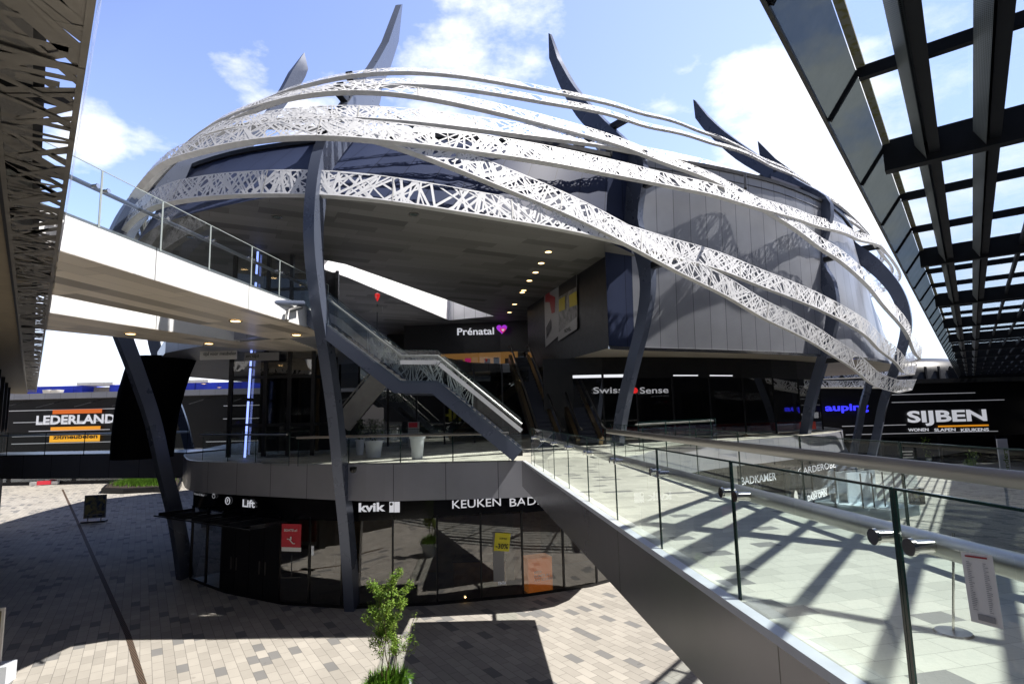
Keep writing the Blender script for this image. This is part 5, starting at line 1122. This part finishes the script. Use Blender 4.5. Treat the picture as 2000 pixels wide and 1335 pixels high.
# plaza poster stands
p = PZ(184, 1019, 0); s = thing('poster_stand', 'poster stand with dark landscape picture on the shaded plaza', 'poster stand', p)
dep = float((p-EYE)@_fw); w_ = 37/F*dep; h_ = 44/F*dep; ax = np.array([.96, .28, 0]); ay = np.array([-.28, .96, 0])
MB().box((p[0], p[1], .06), (w_*1.1, .6, .1), .28).build('base', 'dark', s)
for k in (-1, 1): MB().box((p[0]+k*w_*.3*.96, p[1]+k*w_*.3*.28, .2), (.06, .06, .22), .28).build('foot', 'steel', s)
MB().frame(p+UPZ*(.3+h_/2), ax, ay, UPZ, w_, .07, h_).build('frame', 'steel', s); MB().frame(p+UPZ*(.3+h_/2)-ay*.04, ax, ay, UPZ, w_*.9, .01, h_*.92).build('picture', 'pic', s)
MB().frame(p+UPZ*(.3+h_*.15)-ay*.05, ax, ay, UPZ, w_*.7, .01, .05).build('caption', 'papergrey', s)
p = PZ(4, 1330, 0); s = thing('poster_stand', 'white edged poster stand cut off at the lower left corner', 'poster stand', p)
p2 = np.array([*PZ(8, 1290, .6)[:2], 0]); MB().frame((p2[0]-.62, p2[1], 1.25), (.97, .24, 0), (-.24, .97, 0), UPZ, .9, .06, 1.5).build('frame', 'paper', s); MB().frame((p2[0]-.62, p2[1]-.05, 1.25), (.97, .24, 0), (-.24, .97, 0), UPZ, .8, .01, 1.35).build('picture', 'pic', s); MB().box((p2[0]-.3, p2[1], .25), (.9, .5, .5), .24).build('base', 'potwhite', s)
# planting bed
c = PZ(290, 960, 0); bed = thing('planting_bed', 'low black rimmed planting bed with grass in the passage', 'planter', c)
PB = [PZ(*q, 0)[:2] for q in ((197, 963), (215, 950), (270, 937), (345, 931), (350, 958), (300, 961), (240, 964))]; PB = [tuple(x[:2]) for x in cr(PB, 3)]
MB().prism(PB, 0, .5).build('rim', 'black', bed); 
ctr = np.mean(PB, axis=0); PI = [tuple(ctr+(np.array(q)-ctr)*.93) for q in PB]; MB().prism(PI, .5, .53).build('soil', 'soil', bed)
m_ = MB(); r2 = np.random.default_rng(8)
for k in range(2600):
    a = PI[r2.integers(len(PI))]; q = ctr+(np.array(a)-ctr)*math.sqrt(r2.random()); b = PI[r2.integers(len(PI))]; q = q*.75+(ctr+(np.array(b)-ctr)*r2.random())*.25
    h = r2.uniform(.2, .6); o = r2.normal(size=2)*.12; m_.face(((q[0]-.03, q[1], .52), (q[0]+.03, q[1], .52), (q[0]+o[0], q[1]+o[1], .52+h)))
m_.build('grass', 'grassleaf', bed, kind='stuff')
m_ = MB(); 
for x_ in (326, 318): m_.tube([PZ(x_, 950, 0), PZ(x_, 950, 0)+UPZ*3.2], .12, 8)
m_.build('tree_stem', 'bark', bed)
p, q = PZ(72, 948, 0), PZ(101, 946, 0); s = thing('road_barrier', 'red and white road barrier lying in the distant sunlight', 'barrier', p); MB().bar(p+UPZ*.3, q+UPZ*.3, .3, .45).build('red_section', 'red', s); MB().bar(p-np.array([.8, 0, -.25]), p+UPZ*.25, .3, .35).build('white_end', 'paper', s); MB().bar(q+UPZ*.25, q+np.array([.8, 0, .25]), .3, .35).build('white_end', 'paper', s)
# glazed wedge and planters beyond the footbridge
wd = thing('parking_entrance', 'blue grey wedge shaped metal hood on the plaza right of the leaning fin', 'entrance hood', (25, 48, 0))
K = lambda px_, py_, y: PY(px_, py_, y)
Yw = 44; pts_ = [K(1560, 905, Yw), K(1640, 850, Yw), K(1700, 960, Yw-3), K(1560, 965, Yw-3)]
m_ = MB(); a, b, c_, e = pts_; back_ = np.array([1.5, 5, -.3]); 
m_.face((a, b, c_, e)); m_.face((a+back_, b+back_, c_+back_, e+back_)[::-1])
for x_, y_ in ((a, b), (b, c_), (c_, e), (e, a)): m_.face((x_, y_, y_+back_, x_+back_))
m_.build('hood', 'wedge', wd); m_ = MB(); g0 = K(1688, 930, 38); m_.box((g0[0]+1.3, 39, 1.4), (3.4, 3.5, 2.8), .5); m_.build('glass_box', 'roofglass', wd); m_ = MB(); m_.box((g0[0]+1.3, 39, .3), (3.3, 3.4, .6), .5); m_.box((g0[0]+1.3, 40.6, 1.3), (3.3, .1, 2.6), .5); m_.build('base', 'potwhite', wd)
for k in range(5): MB().bar((g0[0]-.5+k*.9, 37.6+k*.3, .6), (g0[0]-.5+k*.9, 37.6+k*.3, 2.8), .06, .06).build('post', 'dark', wd)
def shrub(p, h, rad, label, seed, n=900):
    t = thing('potted_shrub', label, 'potted plant', p); r3 = np.random.default_rng(seed); MB().lathe(p, [(0, 0), (rad*.55, 0), (rad*.7, .7), (0, .7)], 16).build('pot', 'potwhite', t, smooth=True)
    m = MB(); cs = [p+np.array([r3.normal()*rad*.35, r3.normal()*rad*.35, .9+(h-.9)*r3.random()]) for _ in range(10)]
    for k in range(n):
        q = cs[r3.integers(10)]+r3.normal(size=3)*rad*.28; v = r3.normal(size=3); v /= np.linalg.norm(v); w3 = np.cross(v, r3.normal(size=3)); w3 /= np.linalg.norm(w3); m.face((q-v*.09, q+w3*.04, q+v*.09, q-w3*.04))
    m.build('foliage', 'leaf', t); MB().tube([p+UPZ*.6, p+UPZ*h*.8], .03, 6).build('stem', 'bark', t)
shrub(PZ(1808, 905, 0), 4.2, 1.1, 'green potted shrub across the plaza below the white lettering', 5)
shrub(PZ(1905, 935, 0), 2.4, .8, 'small potted shrub nearer the right wall, beyond the railing', 6, 500)
p = PZ(1778, 925, 0); s = thing('info_board', 'dark notice board with pale print left of the green shrub', 'sign', p); MB().box((p[0], p[1], 1.5), (1.6, .15, 2.2)).build('panel', 'picblack', s)
for k in range(4): MB().box((p[0]-.1, p[1]-.1, 2.3-.3*k), (1.1-.2*(k % 2), .03, .1)).build('print_line', 'paper', s)
MB().box((p[0], p[1], .2), (.2, .2, .4)).build('post', 'dark', s)
p = PZ(1968, 948, 0); s = thing('banner_flag', 'upright pale green lettered banner at the right wall', 'banner', p); MB().box((p[0], p[1], 2.2), (.9, .1, 3.6)).build('cloth', 'chalk', s)
m_ = MB(); text(m_, 'lenders', (p[0]+.28, p[1]-.08, 1.0), (0, 0, 1), (-1, 0, 0), .42, 2.2, .02, 0); m_.build('lettering', 'leaf', s); MB().box((p[0], p[1], .2), (.5, .5, .4)).build('foot', 'dark', s)
p = PZ(1818, 925, 0); s = thing('advert_board', 'dark low sandwich board on the plaza seen over the broad handrail', 'poster stand', PZ(1792, 985, 0)); pp = PZ(1792, 985, 0); MB().box((pp[0], pp[1], .6), (1.1, .3, 1.1), .2).build('panel', 'picblack', s); MB().box((pp[0], pp[1]-.2, .8), (.8, .03, .5), .2).build('picture', 'pic', s)
# yellow sign on the right wall
s = thing('wall_sign', 'yellow green lettering on the dark wall at the right edge', 'sign', CP(20, 9, 8)); q0 = CP(19.5, 9.15, 6.6); r_ = np.array([u_[0], u_[1], 0]); m_ = MB(); text(m_, 'MIHI', q0+r_*4, -r_, UPZ, 1.3, 4, .03, 0); m_.build('lettering', 'yellow', s)
# notice on the nearest glass pane
gx = lambda y: XL(y)-.03
def gpt(px_, py_, o=-.03):
    a = np.array([XL(0), 0.0, 0]); d = np.array([XL(1)-XL(0), 1.0, 0]); n = np.array([d[1], -d[0], 0]); rr_ = ray(px_, py_); k = ((a-EYE)@n+o)/(rr_@n); return EYE+rr_*k
s = thing('notice', 'white paper notice with lists of small print fixed to the nearest railing glass', 'notice', gpt(1920, 1150))
Nq = [gpt(1876, 1076), gpt(1938, 1084), gpt(1961, 1229), gpt(1897, 1212)]
m_ = MB(); m_.face(Nq); m_.build('sheet', 'paper', s)
bl_ = lambda u, v, o=.004: Nq[0]*(1-u)*(1-v)+Nq[1]*u*(1-v)+Nq[2]*u*v+Nq[3]*(1-u)*v+np.array([-o, 0, 0])
def patch(u0, u1, v0, v1, m_name, part, mm=None):
    m = mm or MB(); m.face((bl_(u0, v0), bl_(u1, v0), bl_(u1, v1), bl_(u0, v1)))
    if mm is None: m.build(part, m_name, s)
patch(.28, .82, .86, .95, 'papergrey', 'stamp'); patch(.15, .85, .04, .065, 'picred', 'heading')
mm = MB(); r4 = np.random.default_rng(2)
for k in range(26):
    v0 = .13+k*.027; 
    for u0 in (.16, .68): patch(u0, u0+r4.uniform(.06, .2), v0, v0+.008, None, None, mm)
mm.build('print_lines', 'papergrey', s)
s = thing('slim_post', 'slim white post standing on the footbridge deck beyond the notice', 'post', (3.3, 5.0, 5.5)); p = PZ(1862, 1235, 5.5); q = PY(1862, 1040, p[1]); MB().tube([p, q], .008, 8).build('post', 'steellight', s); MB().lathe(p, [(0, 0), (.12, 0), (.11, .012), (0, .018)], 18).build('foot', 'steel', s)  # bare post on a small foot, carries no lamp
# security camera dome on the fascia beside the central fin
p = PY(690, 917, 20.0); s = thing('security_camera', 'small black dome camera on the grey fascia beside the central fin', 'camera', p); MB().lathe(p, [(0, -.12), (.09, -.08), (.12, 0), (.12, .1), (0, .12)], 16).build('dome', 'blackgloss', s, smooth=True); MB().box(p+np.array([0, .15, .03]), (.08, .4, .08)).build('arm', 'dark', s)
bpy.context.view_layer.update()
